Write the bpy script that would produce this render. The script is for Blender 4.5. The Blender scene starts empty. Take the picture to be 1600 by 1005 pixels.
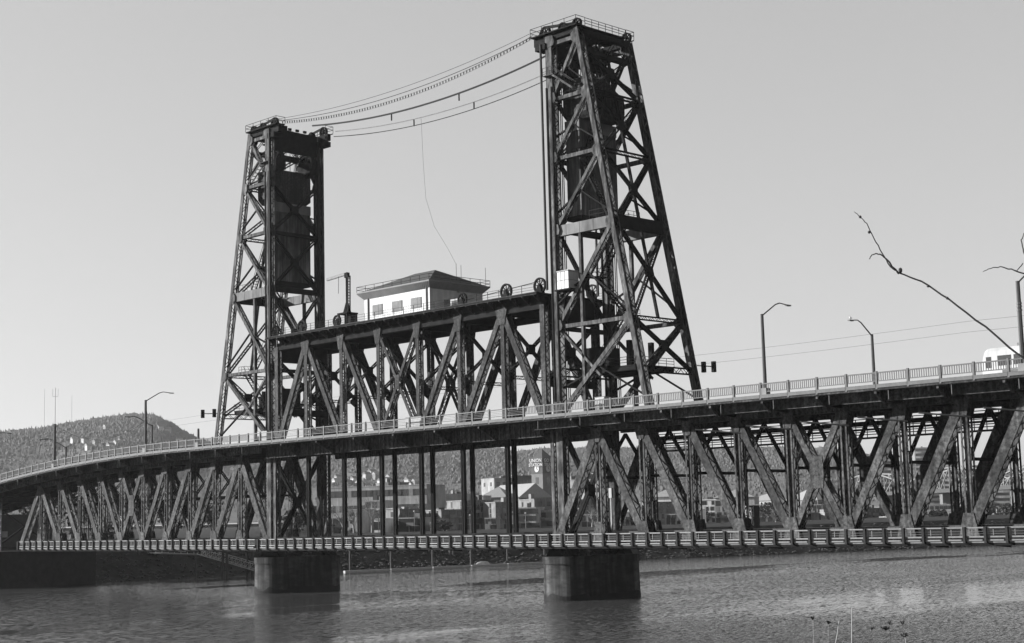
import bpy, math, random
import numpy as np
from mathutils import Vector, Matrix
R = math.radians
random.seed(7); rng = np.random.default_rng(7)
S = bpy.context.scene
COL = S.collection

# ------------------------------------------------------------------ camera, sky, sun, exposure
FPX, YAW, PITCH, ROLL = 2448.27, -.7906, .1273, -.0252
CAM = Vector((213.229, -154.9, 1.842))
FW = Vector((math.sin(YAW)*math.cos(PITCH), math.cos(YAW)*math.cos(PITCH), math.sin(PITCH)))
RT0 = Vector((math.cos(YAW), -math.sin(YAW), 0)); UP0 = RT0.cross(FW)
RT = RT0*math.cos(ROLL) + UP0*math.sin(ROLL); UP = UP0*math.cos(ROLL) - RT0*math.sin(ROLL)
cam = bpy.data.cameras.new('camera'); camo = bpy.data.objects.new('camera', cam); COL.objects.link(camo)
m = Matrix((RT, UP, -FW)).transposed().to_4x4(); m.translation = CAM
camo.matrix_world = m
cam.sensor_width = 36; cam.lens = 36*FPX/1600; cam.clip_start = .2; cam.clip_end = 20000
S.camera = camo

SUN_EL, SUN_DIR = R(18.5), Vector((-.77, -.64, 0)).normalized()     # horizontal direction towards the sun
w = bpy.data.worlds.new('World'); S.world = w; w.use_nodes = True
nt = w.node_tree; nt.nodes.clear()
sky = nt.nodes.new('ShaderNodeTexSky'); sky.sky_type = 'NISHITA'; sky.sun_disc = False
sky.sun_elevation = SUN_EL; sky.sun_rotation = math.atan2(SUN_DIR.x, SUN_DIR.y)
sky.altitude = 20; sky.air_density = 1.0; sky.dust_density = 1.2; sky.ozone_density = 1.0
sep = nt.nodes.new('ShaderNodeSeparateColor')
def wmath(op, a, b):
    n = nt.nodes.new('ShaderNodeMath'); n.operation = op
    for i, v in enumerate((a, b)):
        if isinstance(v, (int, float)): n.inputs[i].default_value = v
        else: nt.links.new(v, n.inputs[i])
    return n.outputs[0]
nt.links.new(sky.outputs[0], sep.inputs[0])
bw = wmath('ADD', wmath('ADD', wmath('MULTIPLY', sep.outputs[0], .25), wmath('MULTIPLY', sep.outputs[1], .35)), wmath('MULTIPLY', sep.outputs[2], .40))
bg = nt.nodes.new('ShaderNodeBackground'); bg.inputs[1].default_value = .114
wo = nt.nodes.new('ShaderNodeOutputWorld')
bw = wmath('POWER', bw, .5)      # the film's soft response keeps the sky pale and even
nt.links.new(bw, bg.inputs[0]); nt.links.new(bg.outputs[0], wo.inputs[0])
sl = bpy.data.lights.new('sun', 'SUN'); sl.energy = 5.0; sl.angle = R(.5); sl.color = (1, 1, 1)
so = bpy.data.objects.new('sun', sl); COL.objects.link(so)
sv = Vector((SUN_DIR.x*math.cos(SUN_EL), SUN_DIR.y*math.cos(SUN_EL), math.sin(SUN_EL)))
so.rotation_euler = sv.to_track_quat('Z', 'Y').to_euler(); so.location = (0, 0, 400)
S.view_settings.view_transform = 'Standard'; S.view_settings.look = 'None'
S.view_settings.exposure = 1.5; S.view_settings.gamma = 1
S.cycles.max_bounces = 8; S.cycles.volume_bounces = 1

# ------------------------------------------------------------------ materials (a black and white photograph: every colour is a grey)
MATS = {}
def mat(name, v, v2=None, scale=1.0, rough=.8, spec=.2, stretch=(1, 1, 1), contrast=.25, metal=0, bump=0, detail=6, streak=0, sscale=(2.2, 2.2, .12)):
    m = bpy.data.materials.new(name); m.use_nodes = True; t = m.node_tree
    b = t.nodes['Principled BSDF']; b.inputs['Roughness'].default_value = rough
    b.inputs['Specular IOR Level'].default_value = spec; b.inputs['Metallic'].default_value = metal
    b.inputs['Base Color'].default_value = (v, v, v, 1)
    if v2 is not None:
        tc = t.nodes.new('ShaderNodeTexCoord'); mp = t.nodes.new('ShaderNodeMapping'); mp.inputs['Scale'].default_value = stretch
        nz = t.nodes.new('ShaderNodeTexNoise'); nz.inputs['Scale'].default_value = scale; nz.inputs['Detail'].default_value = detail; nz.inputs['Roughness'].default_value = .65
        cr = t.nodes.new('ShaderNodeValToRGB'); cr.color_ramp.elements[0].position = .5-contrast; cr.color_ramp.elements[1].position = .5+contrast
        cr.color_ramp.elements[0].color = (v, v, v, 1); cr.color_ramp.elements[1].color = (v2, v2, v2, 1)
        t.links.new(tc.outputs['Object'], mp.inputs[0]); t.links.new(mp.outputs[0], nz.inputs['Vector'])
        t.links.new(nz.outputs['Fac'], cr.inputs[0]); t.links.new(cr.outputs[0], b.inputs['Base Color'])
        if streak:      # long runs of rust or rain stain below joints, and broad faded patches
            for sc_, st_, lo, hi in ((1.0, sscale, .42, .62), (.22, (1, 1, 1), .38, .6)):
                m2 = t.nodes.new('ShaderNodeMapping'); m2.inputs['Scale'].default_value = st_; n2 = t.nodes.new('ShaderNodeTexNoise'); n2.inputs['Scale'].default_value = sc_; n2.inputs['Detail'].default_value = 5
                t.links.new(tc.outputs['Object'], m2.inputs[0]); t.links.new(m2.outputs[0], n2.inputs['Vector'])
                r2 = t.nodes.new('ShaderNodeMapRange'); r2.inputs['From Min'].default_value = lo; r2.inputs['From Max'].default_value = hi; r2.inputs['To Min'].default_value = 1-streak; r2.inputs['To Max'].default_value = 1
                t.links.new(n2.outputs['Fac'], r2.inputs['Value']); mx = t.nodes.new('ShaderNodeMix'); mx.data_type = 'RGBA'; mx.blend_type = 'MULTIPLY'; mx.inputs['Factor'].default_value = 1
                src_ = b.inputs['Base Color'].links[0].from_socket; t.links.new(src_, mx.inputs['A']); t.links.new(r2.outputs['Result'], mx.inputs['B']); t.links.new(mx.outputs['Result'], b.inputs['Base Color'])
        if bump:
            bn = t.nodes.new('ShaderNodeBump'); bn.inputs['Strength'].default_value = bump; bn.inputs['Distance'].default_value = .1
            t.links.new(nz.outputs['Fac'], bn.inputs['Height']); t.links.new(bn.outputs[0], b.inputs['Normal'])
    MATS[name] = m
    return m
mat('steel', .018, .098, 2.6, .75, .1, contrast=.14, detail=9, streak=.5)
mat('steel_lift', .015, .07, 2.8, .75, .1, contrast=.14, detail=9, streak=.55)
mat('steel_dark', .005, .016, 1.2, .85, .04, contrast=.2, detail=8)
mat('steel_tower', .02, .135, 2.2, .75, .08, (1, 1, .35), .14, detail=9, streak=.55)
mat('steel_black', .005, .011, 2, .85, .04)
mat('rail_paint', .04, .08, 3, .6, .2)
mat('rail_dark', .010, .020, 3, .7, .08)
mat('gangway_metal', .30, .42, 3, .5, .3)  # extra paleness stands in for sunlight blocked by the bridge
mat('galvanised', .045, .085, 3, .5, .4)
mat('concrete', .06, .15, .5, .9, .1, (1, 1, .3), .2, bump=.3)
mat('pier_concrete', .03, .10, .8, .9, .08, (.6, .6, 1.6), .2, bump=.6, detail=10, streak=.6, sscale=(1.1, 1.1, .08))
mat('cw_concrete', .055, .16, .6, .9, .05, (1.5, 1.5, .5), .2, bump=.3, detail=9, streak=.5)
mat('asphalt', .035, .05, 4, .9, .1)
mat('wet_and_shaded_concrete', .008, .022, .8, .85, .08)  # wet tide bands, and shade painted into the shore pier
mat('white_paint', .30, .36, 2, .5, .25, streak=.16)
mat('white_dull', .19, .28, 1, .7, .2)
mat('grey_light', .10, .16, .6, .8, .2)
mat('grey_mid', .075, .11, .6, .8, .2)
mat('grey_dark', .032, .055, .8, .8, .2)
mat('brick', .045, .08, 3, .9, .1)
mat('roof_dark', .035, .055, 6, .85, .15)
mat('roof_pale', .15, .22, 1.5, .7, .2)
mat('rock', .012, .08, 1.6, .95, .1, contrast=.3)
mat('soil', .012, .035, .25, .95, .05, contrast=.25)
mat('town_ground', .04, .07, .05, .95, .05)
mat('wood_pile', .03, .08, 2, .9, .1, (3, 3, .4))
mat('bark', .02, .06, 8, .9, .1, (1, 1, .3))
mat('bark_pale', .12, .22, 3, .9, .1)
mat('leaf', .015, .04, 2, .8, .1)
mat('leaf_pale', .04, .09, 1, .8, .1)
mat('hill_wood', .08, .11, .012, .95, .03, contrast=.15)
mat('pane_grey', .05, .11, 1.2, .15, .5)
mat('lamp_metal', .03, .05, 2, .6, .2)
mat('conifer', .062, .085, .022, .95, .03, contrast=.14, detail=9)
mat('dry_stem', .2, .3, 20, .9, .1)
mat('seed_head', .02, .04, 30, .9, .1)
mat('wire_black', .015, None)
mat('cable_pale', .10, .2, 2, .6, .1)
mat('letter_white', .32)
mat('town_light', .25, .38, .3, .85, .1, streak=.25)
mat('town_mid', .2, .3, .3, .85, .1, streak=.25)
mat('town_dark', .13, .22, .3, .85, .1, streak=.25)
mat('town_white', .55, .65, .3, .8, .1, streak=.2)
mat('bird_white', .45, .55, 30)
g = mat('glass', .03, None, rough=.08, spec=.6)

# ------------------------------------------------------------------ helpers
def V(*a): return Vector(a)
class MB:
    def __init__(s): s.v = []; s.f = []
    def add(s, vs, fs):
        n = len(s.v); s.v += [tuple(q) for q in vs]; s.f += [tuple(i+n for i in f) for f in fs]
    def obox(s, c, a, b, d):          # centre and three half-axis vectors
        c = Vector(c); vs = [c+a*i+b*j+d*k for i in (-1, 1) for j in (-1, 1) for k in (-1, 1)]
        s.add(vs, [(0, 1, 3, 2), (4, 6, 7, 5), (0, 4, 5, 1), (2, 3, 7, 6), (0, 2, 6, 4), (1, 5, 7, 3)]); return s
    def box(s, x0, x1, y0, y1, z0, z1):
        return s.obox(((x0+x1)/2, (y0+y1)/2, (z0+z1)/2), V((x1-x0)/2, 0, 0), V(0, (y1-y0)/2, 0), V(0, 0, (z1-z0)/2))
    def beam(s, p0, p1, wd, d, n=(0, 1, 0)):   # wd across, d along n
        p0, p1 = Vector(p0), Vector(p1); a = p1-p0; L = a.length
        if L < 1e-6: return s
        a /= L; n = Vector(n); n = n-a*n.dot(a)
        if n.length < 1e-4: n = V(1, 0, 0) if abs(a.x) < .9 else V(0, 1, 0); n = n-a*n.dot(a)
        n.normalize(); q = a.cross(n)
        return s.obox((p0+p1)/2, a*L/2, q*wd/2, n*d/2)
    def laced(s, p0, p1, wd, d, n=(0, 1, 0), plate=.06, lip=.1, front=False, pitch=1.3):
        p0, p1 = Vector(p0), Vector(p1); a = p1-p0; L = a.length; a /= L
        n = Vector(n); n = (n-a*n.dot(a)).normalized(); q = a.cross(n); mid = (p0+p1)/2
        for sg in (-1, 1):
            if front:                          # two flanges with a groove between them
                for e in (-1, 1):
                    s.obox(mid+n*sg*(d/2-plate/2)+q*e*(wd/2-wd*.12), a*L/2, q*wd*.12, n*plate/2)
                s.obox(mid+n*sg*(d/2-plate*5), a*L/2, q*wd*.26, n*plate/3)
            else:
                s.obox(mid+n*sg*(d/2-plate/2), a*L/2, q*wd/2, n*plate/2)
            for e in (-1, 1):
                s.obox(mid+n*sg*(d/2-plate-lip*d/2)+q*e*(wd/2-.03), a*L/2, q*.03, n*lip*d/2)
        st = d*(1-lip)*pitch; k = max(2, int(L/st)); hb = d/2*(1-lip)
        for e in (-1, 1):
            for i in range(k):
                t0, t1 = -L/2+L*i/k, -L/2+L*(i+1)/k; sg = 1 if i % 2 else -1
                s.beam(mid+a*t0+q*e*(wd/2-.05)+n*sg*hb, mid+a*t1+q*e*(wd/2-.05)-n*sg*hb, .10*min(1.2, max(.6, d)), .03, q)
        return s
    def tube(s, pts, r, seg=6, r1=None, cap=True):
        pts = [Vector(p) for p in pts]; n = len(pts); r1 = r if r1 is None else r1; rings = []; ref = None
        for i, p in enumerate(pts):
            a = (pts[min(i+1, n-1)]-pts[max(i-1, 0)]).normalized()
            if ref is None: ref = V(0, 0, 1) if abs(a.z) < .9 else V(1, 0, 0)
            u = (ref-a*ref.dot(a)).normalized(); ref = u; v = a.cross(u); rr = r+(r1-r)*i/max(1, n-1)
            rings.append([p+u*rr*math.cos(2*math.pi*k/seg)+v*rr*math.sin(2*math.pi*k/seg) for k in range(seg)])
        vs = [q for g_ in rings for q in g_]; fs = []
        for i in range(n-1):
            for k in range(seg):
                a0, b0 = i*seg+k, i*seg+(k+1) % seg; fs.append((a0, b0, b0+seg, a0+seg))
        if cap: fs += [tuple(range(seg))[::-1], tuple((n-1)*seg+k for k in range(seg))]
        s.add(vs, fs); return s
    def prism(s, poly, vec):
        vec = Vector(vec); n = len(poly); poly = [Vector(p) for p in poly]
        s.add(poly+[p+vec for p in poly], [tuple(range(n))[::-1], tuple(range(n, 2*n))]+[(i, (i+1) % n, n+(i+1) % n, n+i) for i in range(n)]); return s
    def disc(s, c, ax, r, t, seg=24):
        c, ax = Vector(c), Vector(ax).normalized(); return s.tube([c-ax*t/2, c+ax*t/2], r, seg)
    def ring(s, c, ax, r, ri, t, seg=28):
        c, ax = Vector(c), Vector(ax).normalized(); u = V(0, 0, 1) if abs(ax.z) < .9 else V(1, 0, 0); u = (u-ax*u.dot(ax)).normalized(); v = ax.cross(u)
        vs = []; fs = []
        for k in range(seg):
            e = u*math.cos(2*math.pi*k/seg)+v*math.sin(2*math.pi*k/seg)
            vs += [c+e*r-ax*t/2, c+e*r+ax*t/2, c+e*ri+ax*t/2, c+e*ri-ax*t/2]
        for k in range(seg):
            a0, b0 = k*4, (k+1) % seg*4
            for j in range(4): fs.append((a0+j, a0+(j+1) % 4, b0+(j+1) % 4, b0+j))
        s.add(vs, fs); return s
    def build(s, name, m, parent=None, smooth=False, origin=None):
        me = bpy.data.meshes.new(name); o0 = WL.get(parent, V(0, 0, 0)) if origin is None else Vector(origin)
        me.from_pydata([(x-o0.x, y-o0.y, z-o0.z) for x, y, z in s.v], [], s.f)
        me.materials.append(MATS[m] if isinstance(m, str) else m)
        if smooth: me.polygons.foreach_set('use_smooth', [True]*len(me.polygons))
        o = bpy.data.objects.new(name, me); COL.objects.link(o)
        if parent: o.parent = parent; WL[o] = o0
        else:
            o.location = o0; WL[o] = o0
        return o
WL = {}
def tag(o, label=None, cat=None, group=None, kind=None):
    for k, v in (('label', label), ('category', cat), ('group', group), ('kind', kind)):
        if v: o[k] = v
    return o
def thing(name, label, cat, loc=(0, 0, 0), group=None):
    o = bpy.data.objects.new(name, None); o.empty_display_size = .5; COL.objects.link(o); o.location = loc; WL[o] = Vector(loc)
    return tag(o, label, cat, group)
def dup(root, loc, label=None, rotz=None):
    def cp(o, par):
        c = o.copy(); COL.objects.link(c)
        if par: c.parent = par
        for ch in o.children: cp(ch, c)
        return c
    r = cp(root, None); r.location = loc
    if rotz is not None: r.rotation_euler.z = rotz
    if label: r['label'] = label
    return r
def inst(src, parent, loc, roty=0):     # a copy of a part under the same thing
    c = src.copy(); COL.objects.link(c); c.parent = parent; c.location = Vector(loc)-WL[parent]; c.rotation_euler.y = roty
    return c
def ray(x, y): return FW*FPX+RT*(x-800)-UP*(y-502.5)
def on(x, y, X=None, Y=None, Z=None):
    r = ray(x, y); k, v = (0, X) if X is not None else (1, Y) if Y is not None else (2, Z)
    return CAM+r*((v-CAM[k])/r[k])
def at(x, y, D):
    r = ray(x, y); return CAM+r*(D/math.hypot(r.x, r.y))
def px(p):
    q = Vector(p)-CAM; d = q.dot(FW); return 800+FPX*q.dot(RT)/d, 502.5-FPX*q.dot(UP)/d

WZ = -8.7                # water
TW = 10.4                # distance between the two truss planes
YS, YN = -5.6, 16.0      # edges of the upper deck
MID = 32.5

# ------------------------------------------------------------------ water
def water_mat():
    m = bpy.data.materials.new('river_water'); m.use_nodes = True; t = m.node_tree; b = t.nodes['Principled BSDF']
    b.inputs['Base Color'].default_value = (.05, .05, .05, 1); b.inputs['IOR'].default_value = 1.33
    b.inputs['Roughness'].default_value = .06; b.inputs['Specular IOR Level'].default_value = .5
    tc = t.nodes.new('ShaderNodeTexCoord')
    def noise(scale, sx, sy, rot, detail):
        mp = t.nodes.new('ShaderNodeMapping'); mp.inputs['Scale'].default_value = (sx, sy, 1); mp.inputs['Rotation'].default_value = (0, 0, R(rot))
        n = t.nodes.new('ShaderNodeTexNoise'); n.inputs['Scale'].default_value = scale; n.inputs['Detail'].default_value = detail; n.inputs['Roughness'].default_value = .6
        t.links.new(tc.outputs['Object'], mp.inputs[0]); t.links.new(mp.outputs[0], n.inputs['Vector']); return n.outputs['Fac']
    def mt(op, a, b_):
        n = t.nodes.new('ShaderNodeMath'); n.operation = op
        for i, v in enumerate((a, b_)):
            if isinstance(v, (int, float)): n.inputs[i].default_value = v
            else: t.links.new(v, n.inputs[i])
        return n.outputs[0]
    def noise2(scale, sx, sy, rot, detail):
        mp = t.nodes.new('ShaderNodeMapping'); mp.inputs['Scale'].default_value = (sx, sy, 1); mp.inputs['Rotation'].default_value = (0, 0, R(rot))
        n = t.nodes.new('ShaderNodeTexNoise'); n.inputs['Scale'].default_value = scale; n.inputs['Detail'].default_value = detail; n.inputs['Roughness'].default_value = .55
        t.links.new(tc.outputs['Object'], mp.inputs[0]); t.links.new(mp.outputs[0], n.inputs['Vector'])
        v = t.nodes.new('ShaderNodeVectorMath'); v.operation = 'SUBTRACT'; v.inputs[1].default_value = (.5, .5, .5); t.links.new(n.outputs['Color'], v.inputs[0]); return v.outputs[0]
    def vscale(v, k):
        n = t.nodes.new('ShaderNodeVectorMath'); n.operation = 'SCALE'; t.links.new(v, n.inputs[0])
        if isinstance(k, (int, float)): n.inputs['Scale'].default_value = k
        else: t.links.new(k, n.inputs['Scale'])
        return n.outputs[0]
    def vop(op, a, b_):
        n = t.nodes.new('ShaderNodeVectorMath'); n.operation = op; t.links.new(a, n.inputs[0])
        if b_ is not None:
            if isinstance(b_, tuple): n.inputs[1].default_value = b_
            else: t.links.new(b_, n.inputs[1])
        return n.outputs[0]
    # wind ripples as slopes of the surface: fine chop, longer swell, and calm or ruffled patches between
    chop = noise2(4.2, 1.0, .25, 45, 3); swell = noise2(.42, 1.0, .4, 35, 2)
    patch = noise(.016, 1.0, .28, 45, 3); patch2 = noise(.06, 1.0, .2, 42, 4)
    cr = t.nodes.new('ShaderNodeValToRGB'); cr.color_ramp.elements[0].position = .42; cr.color_ramp.elements[1].position = .52
    cr.color_ramp.elements[0].color = (.13, .13, .13, 1); cr.color_ramp.elements[1].color = (1.3, 1.3, 1.3, 1)
    t.links.new(mt('ADD', mt('MULTIPLY', patch, .6), mt('MULTIPLY', patch2, .4)), cr.inputs[0])
    sl_ = vscale(vop('ADD', vscale(chop, .85), vscale(swell, .06)), cr.outputs[0])
    nv = vop('NORMALIZE', vop('ADD', vop('MULTIPLY', sl_, (1, 1, 0)), (0, 0, 1)), None)
    t.links.new(nv, b.inputs['Normal'])
    return m
MATS['water'] = water_mat()
mb = MB(); mb.add([(-1500, -1500, WZ), (1500, -1500, WZ), (1500, 2600, WZ), (-1500, 2600, WZ)], [(0, 1, 2, 3)])
tag(mb.build('river_water', 'water'), kind='structure')

# ------------------------------------------------------------------ west bank, town ground, hills, east bank
BANK = [(-130, -1400), (-118, -300), (-104, -40), (-90, 12), (-88, 33), (-89, 78), (-73, 127), (-51, 172), (-19, 292), (22, 430), (80, 640), (150, 900), (300, 1500), (500, 2400)]
def bank_x(y):
    for (x0, y0), (x1, y1) in zip(BANK, BANK[1:]):
        if y <= y1: return x0+(x1-x0)*(y-y0)/(y1-y0)
    return BANK[-1][0]
def bank_profile(s):        # s = metres inland of the waterline
    return float(np.interp(s, [-30, 0, 4, 16, 40, 300, 900, 1600, 4500], [-14, -8.75, -7.2, -.9, -.3, .2, 3, 8, 8]))
ys = np.concatenate([np.arange(-1400, -60, 60), np.arange(-60, 340, 4), np.arange(340, 2400, 50)])
ss = [-30, -4, 0, 1.5, 3, 5, 7, 9, 11, 13, 16, 20, 40, 100, 300, 600, 900, 1600, 3000, 4500]
mb = MB(); vs = []
for y in ys:
    for s_ in ss:
        j = rng.normal(0, .35) if 0 < s_ < 16 else 0
        vs.append((bank_x(y)-s_+j*.5, y, bank_profile(s_)+j*.4))
n = len(ss); fs = [(i*n+k, (i+1)*n+k, (i+1)*n+k+1, i*n+k+1) for i in range(len(ys)-1) for k in range(n-1)]
mb.add(vs, fs); tag(mb.build('west_bank_terrain', 'soil'), kind='structure')
# east bank: the shore below the camera
mb = MB(); vs = []
for y in np.arange(-900, 900, 30):
    ex = 212+(y+155)*.12
    for s_, z in ((-34, -13), (-22, WZ-.2), (-13, -4.2), (-6, -.9), (-2, -.1), (6, .2), (40, .4), (400, 2)):
        vs.append((ex+s_+6, y, z+random.uniform(-.1, .1)))
n = 8; k_ = len(vs)//n
mb.add(vs, [(i*n+k, (i+1)*n+k, (i+1)*n+k+1, i*n+k+1) for i in range(k_-1) for k in range(n-1)])
tag(mb.build('east_bank_ground', 'soil'), kind='structure')
# riprap stones
def rocks(name, spots):
    mb = MB()
    for (x, y, z, r) in spots:
        vs = []
        for d in ((1, 0, 0), (-1, 0, 0), (0, 1, 0), (0, -1, 0), (0, 0, 1), (0, 0, -1), (.7, .7, .4), (-.7, .6, .5), (.6, -.7, .5), (-.6, -.7, .4)):
            q = r*random.uniform(.65, 1.15); vs.append((x+d[0]*q*1.2, y+d[1]*q, z+d[2]*q*.75))
        mb.add(vs, [(4, 6, 7), (4, 7, 9), (4, 9, 8), (4, 8, 6), (6, 0, 2), (6, 2, 7), (7, 2, 1), (7, 1, 9), (9, 1, 3), (9, 3, 8), (8, 3, 0), (8, 0, 6), (5, 2, 0), (5, 1, 2), (5, 3, 1), (5, 0, 3)])
    return tag(mb.build(name, 'rock'), kind='stuff')
sp = []
for _ in range(3800):
    y = random.uniform(5, 330); s_ = abs(random.gauss(0, 1))*5 if random.random() < .5 else random.uniform(0, 15)
    if s_ > 15: continue
    dens = .5+.5*math.sin(y*.06+1.7)*math.sin(y*.021)
    if random.random() > .35+.65*dens: continue
    sp.append((bank_x(y)-s_, y, bank_profile(s_)+.1, random.uniform(.18, .55)))
rocks('riprap_stones', sp)
# bushes and weeds on the bank
def leaf_cloud(mb, c, rx, ry, rz, n, size, rnd=random):
    for _ in range(n):
        while True:
            d = V(rnd.uniform(-1, 1), rnd.uniform(-1, 1), rnd.uniform(-1, 1))
            if .25 < d.length < 1: break
        p = Vector(c)+V(d.x*rx, d.y*ry, d.z*rz); u = V(rnd.gauss(0, 1), rnd.gauss(0, 1), rnd.gauss(0, 1)).normalized(); v = u.orthogonal().normalized()
        q = size*rnd.uniform(.5, 1.3); mb.add([p+u*q, p+v*q*.6, p-u*q, p-v*q*.6], [(0, 1, 2, 3)])
mb = MB()
for _ in range(260):
    y = random.uniform(-10, 330); s_ = random.uniform(6, 14)
    leaf_cloud(mb, (bank_x(y)-s_, y, bank_profile(s_)+.1), 1.2, 1.2, random.uniform(.3, .7), 40, .25)
tag(mb.build('bank_undergrowth', 'leaf'), kind='stuff')

# hills: elevation angle of the wooded skyline against azimuth (degrees left of the axis)
SKY = [(-500, 700), (-250, 690), (0, 677), (60, 671), (130, 658), (200, 649), (240, 650), (268, 664), (300, 682), (335, 695), (420, 703), (520, 701), (690, 702), (745, 701), (780, 702), (812, 707), (850, 703), (960, 701), (1140, 702), (1240, 700), (1325, 704), (1360, 712), (1420, 725), (1500, 735), (1700, 742), (2100, 748)]
HX = [p[0] for p in SKY]; HY = [p[1] for p in SKY]
def ridge_D(x): return 2950-350*np.clip((x-350)/400, 0, 1)
def hill_point(x, t):       # t 0 foot, 1 ridge, beyond 1 behind it
    Dr = ridge_D(x); top = at(x, float(np.interp(x, HX, HY))+3.5, Dr); D = 1350+(Dr-1350)*t
    p = at(x, 800, D); f = t*t*(3-2*t) if t < 1 else max(0, 1-(t-1)*1.2)
    f = min(1, .35*t+.65*f) if t < 1 else f
    z = 7+(top.z-7)*f
    return p.x, p.y, z
hx = np.arange(-500, 2101, 20); ts = [0, .08, .16, .25, .35, .45, .55, .65, .74, .82, .9, .96, 1, 1.06, 1.15, 1.35, 1.7]
def hill_wob(x, t): return 9*math.sin(x*.021+t*7)*math.sin(x*.008-t*11)*min(1, max(0, t))*max(0, 1-t)*4*.6
vs = []
for x in hx:
    for t in ts:
        p = hill_point(x, t); vs.append((p[0], p[1], p[2]+hill_wob(x, t)))
n = len(ts); mb = MB(); mb.add(vs, [(i*n+k, i*n+k+1, (i+1)*n+k+1, (i+1)*n+k) for i in range(len(hx)-1) for k in range(n-1)])
tag(mb.build('wooded_hills', 'hill_wood', smooth=True), kind='structure')
def conifer_mass(count, name):
    mb = MB(); V_ = []; F_ = []
    for i in range(count):
        x = random.uniform(-60, 1660); t = random.betavariate(2.4, 1.5) if random.random() < .75 else random.uniform(.93, 1.01)
        p = hill_point(x, t); z = p[2]+hill_wob(x, t); h = random.uniform(4, 7.5)*(1.5 if random.random() < .1 else 1)*(.55+.45*min(1, t)); r = h*random.uniform(.2, .32)
        a0 = random.random()*6; base = len(V_); lx, ly = random.uniform(-.4, .4), random.uniform(-.4, .4)
        if random.random() < .5:
            for (zb, rr) in ((0, r), (h*.42, r*.62)):
                for k in range(5): V_.append((p[0]+rr*math.cos(a0+k*1.2566), p[1]+rr*math.sin(a0+k*1.2566), z+zb))
                V_.append((p[0]+lx, p[1]+ly, z+(h*.66 if zb == 0 else h)))
            for q in (0, 6): F_ += [(base+q+k, base+q+(k+1) % 5, base+q+5) for k in range(5)]
        else:
            h *= .7; r *= 1.6
            for (zb, rr) in ((0, r*.6), (h*.4, r), (h*.8, r*.7)):
                for k in range(5): V_.append((p[0]+rr*math.cos(a0+k*1.2566)*random.uniform(.7, 1.2), p[1]+rr*math.sin(a0+k*1.2566)*random.uniform(.7, 1.2), z+zb*random.uniform(.9, 1.1)))
            V_.append((p[0], p[1], z+h))
            for q in (0, 5): F_ += [(base+q+k, base+q+(k+1) % 5, base+q+5+(k+1) % 5, base+q+5+k) for k in range(5)]
            F_ += [(base+10+k, base+10+(k+1) % 5, base+15) for k in range(5)]
    mb.v = V_; mb.f = F_
    return tag(mb.build(name, 'conifer'), kind='stuff')
ct = MATS['conifer'].node_tree; ge = ct.nodes.new('ShaderNodeNewGeometry')
v1 = ct.nodes.new('ShaderNodeVectorMath'); v1.operation = 'SCALE'; v1.inputs['Scale'].default_value = .22; ct.links.new(ge.outputs['Normal'], v1.inputs[0])
v2 = ct.nodes.new('ShaderNodeVectorMath'); v2.operation = 'ADD'; v2.inputs[1].default_value = (-.12, -.25, .5); ct.links.new(v1.outputs[0], v2.inputs[0])
v3 = ct.nodes.new('ShaderNodeVectorMath'); v3.operation = 'NORMALIZE'; ct.links.new(v2.outputs[0], v3.inputs[0]); ct.links.new(v3.outputs[0], ct.nodes['Principled BSDF'].inputs['Normal'])
conifer_mass(38000, 'hillside_forest')

# ------------------------------------------------------------------ steelwork builders
def wheel(mb, c, ax, r, t, spokes=10, hub=.22):
    c, ax = Vector(c), Vector(ax).normalized(); mb.ring(c, ax, r, r*.8, t); mb.disc(c, ax, r*hub, t*1.3, 14)
    u = V(0, 0, 1) if abs(ax.z) < .9 else V(1, 0, 0); u = (u-ax*u.dot(ax)).normalized(); v = ax.cross(u)
    for k in range(spokes):
        e = u*math.cos(6.2832*k/spokes)+v*math.sin(6.2832*k/spokes); mb.beam(c+e*r*hub*.8, c+e*r*.84, r*.09, t*.45, ax)
def rail_mesh(mb, pts, h=1.1, step=2.0, r=.035, mids=1, z0=0):     # pipe railing along a polyline
    pts = [Vector(p)+V(0, 0, z0) for p in pts]
    for a, b in zip(pts, pts[1:]):
        L = (b-a).length; k = max(1, int(round(L/step)))
        for i in range(k+1):
            p = a+(b-a)*i/k; mb.tube([p, p+V(0, 0, h)], r, 5)
        for q in [h]+[h*(i+1)/(mids+1) for i in range(mids)]: mb.tube([a+V(0, 0, q), b+V(0, 0, q)], r, 5)
def stair_mesh(mb, a, b, wd, rail=True, side=(0, 1, 0)):
    a, b = Vector(a), Vector(b); s_ = Vector(side).normalized(); k = max(3, int(abs(b.z-a.z)/.45))
    for e in (-.5, .5): mb.beam(a+s_*wd*e, b+s_*wd*e, .28, .06, s_)
    for i in range(k+1):
        p = a+(b-a)*i/k; mb.obox(p, s_*wd/2, (b-a).xy.normalized().to_3d()*.16, V(0, 0, .025))
    if rail:
        for e in (-.5, .5):
            mb.tube([a+s_*wd*e+V(0, 0, 1), b+s_*wd*e+V(0, 0, 1)], .04, 5)
            for i in range(0, k+1, 4):
                p = a+(b-a)*i/k+s_*wd*e; mb.tube([p, p+V(0, 0, 1)], .03, 4)
def gusset(root, m, p, wd, hgt, d, thick=.05, top=1.0, bot=.6):     # the two plates on a truss node, tapered downward
    p = Vector(p)
    for sg in (-1, 1):
        y = p.y+sg*(d/2+thick*.6)
        MB().prism([(p.x-wd/2*top, y-thick/2, p.z+hgt/2), (p.x+wd/2*top, y-thick/2, p.z+hgt/2), (p.x+wd/2*bot, y-thick/2, p.z-hgt/2), (p.x-wd/2*bot, y-thick/2, p.z-hgt/2)], (0, thick, 0)).build('gusset_plate', m, root)
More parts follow.
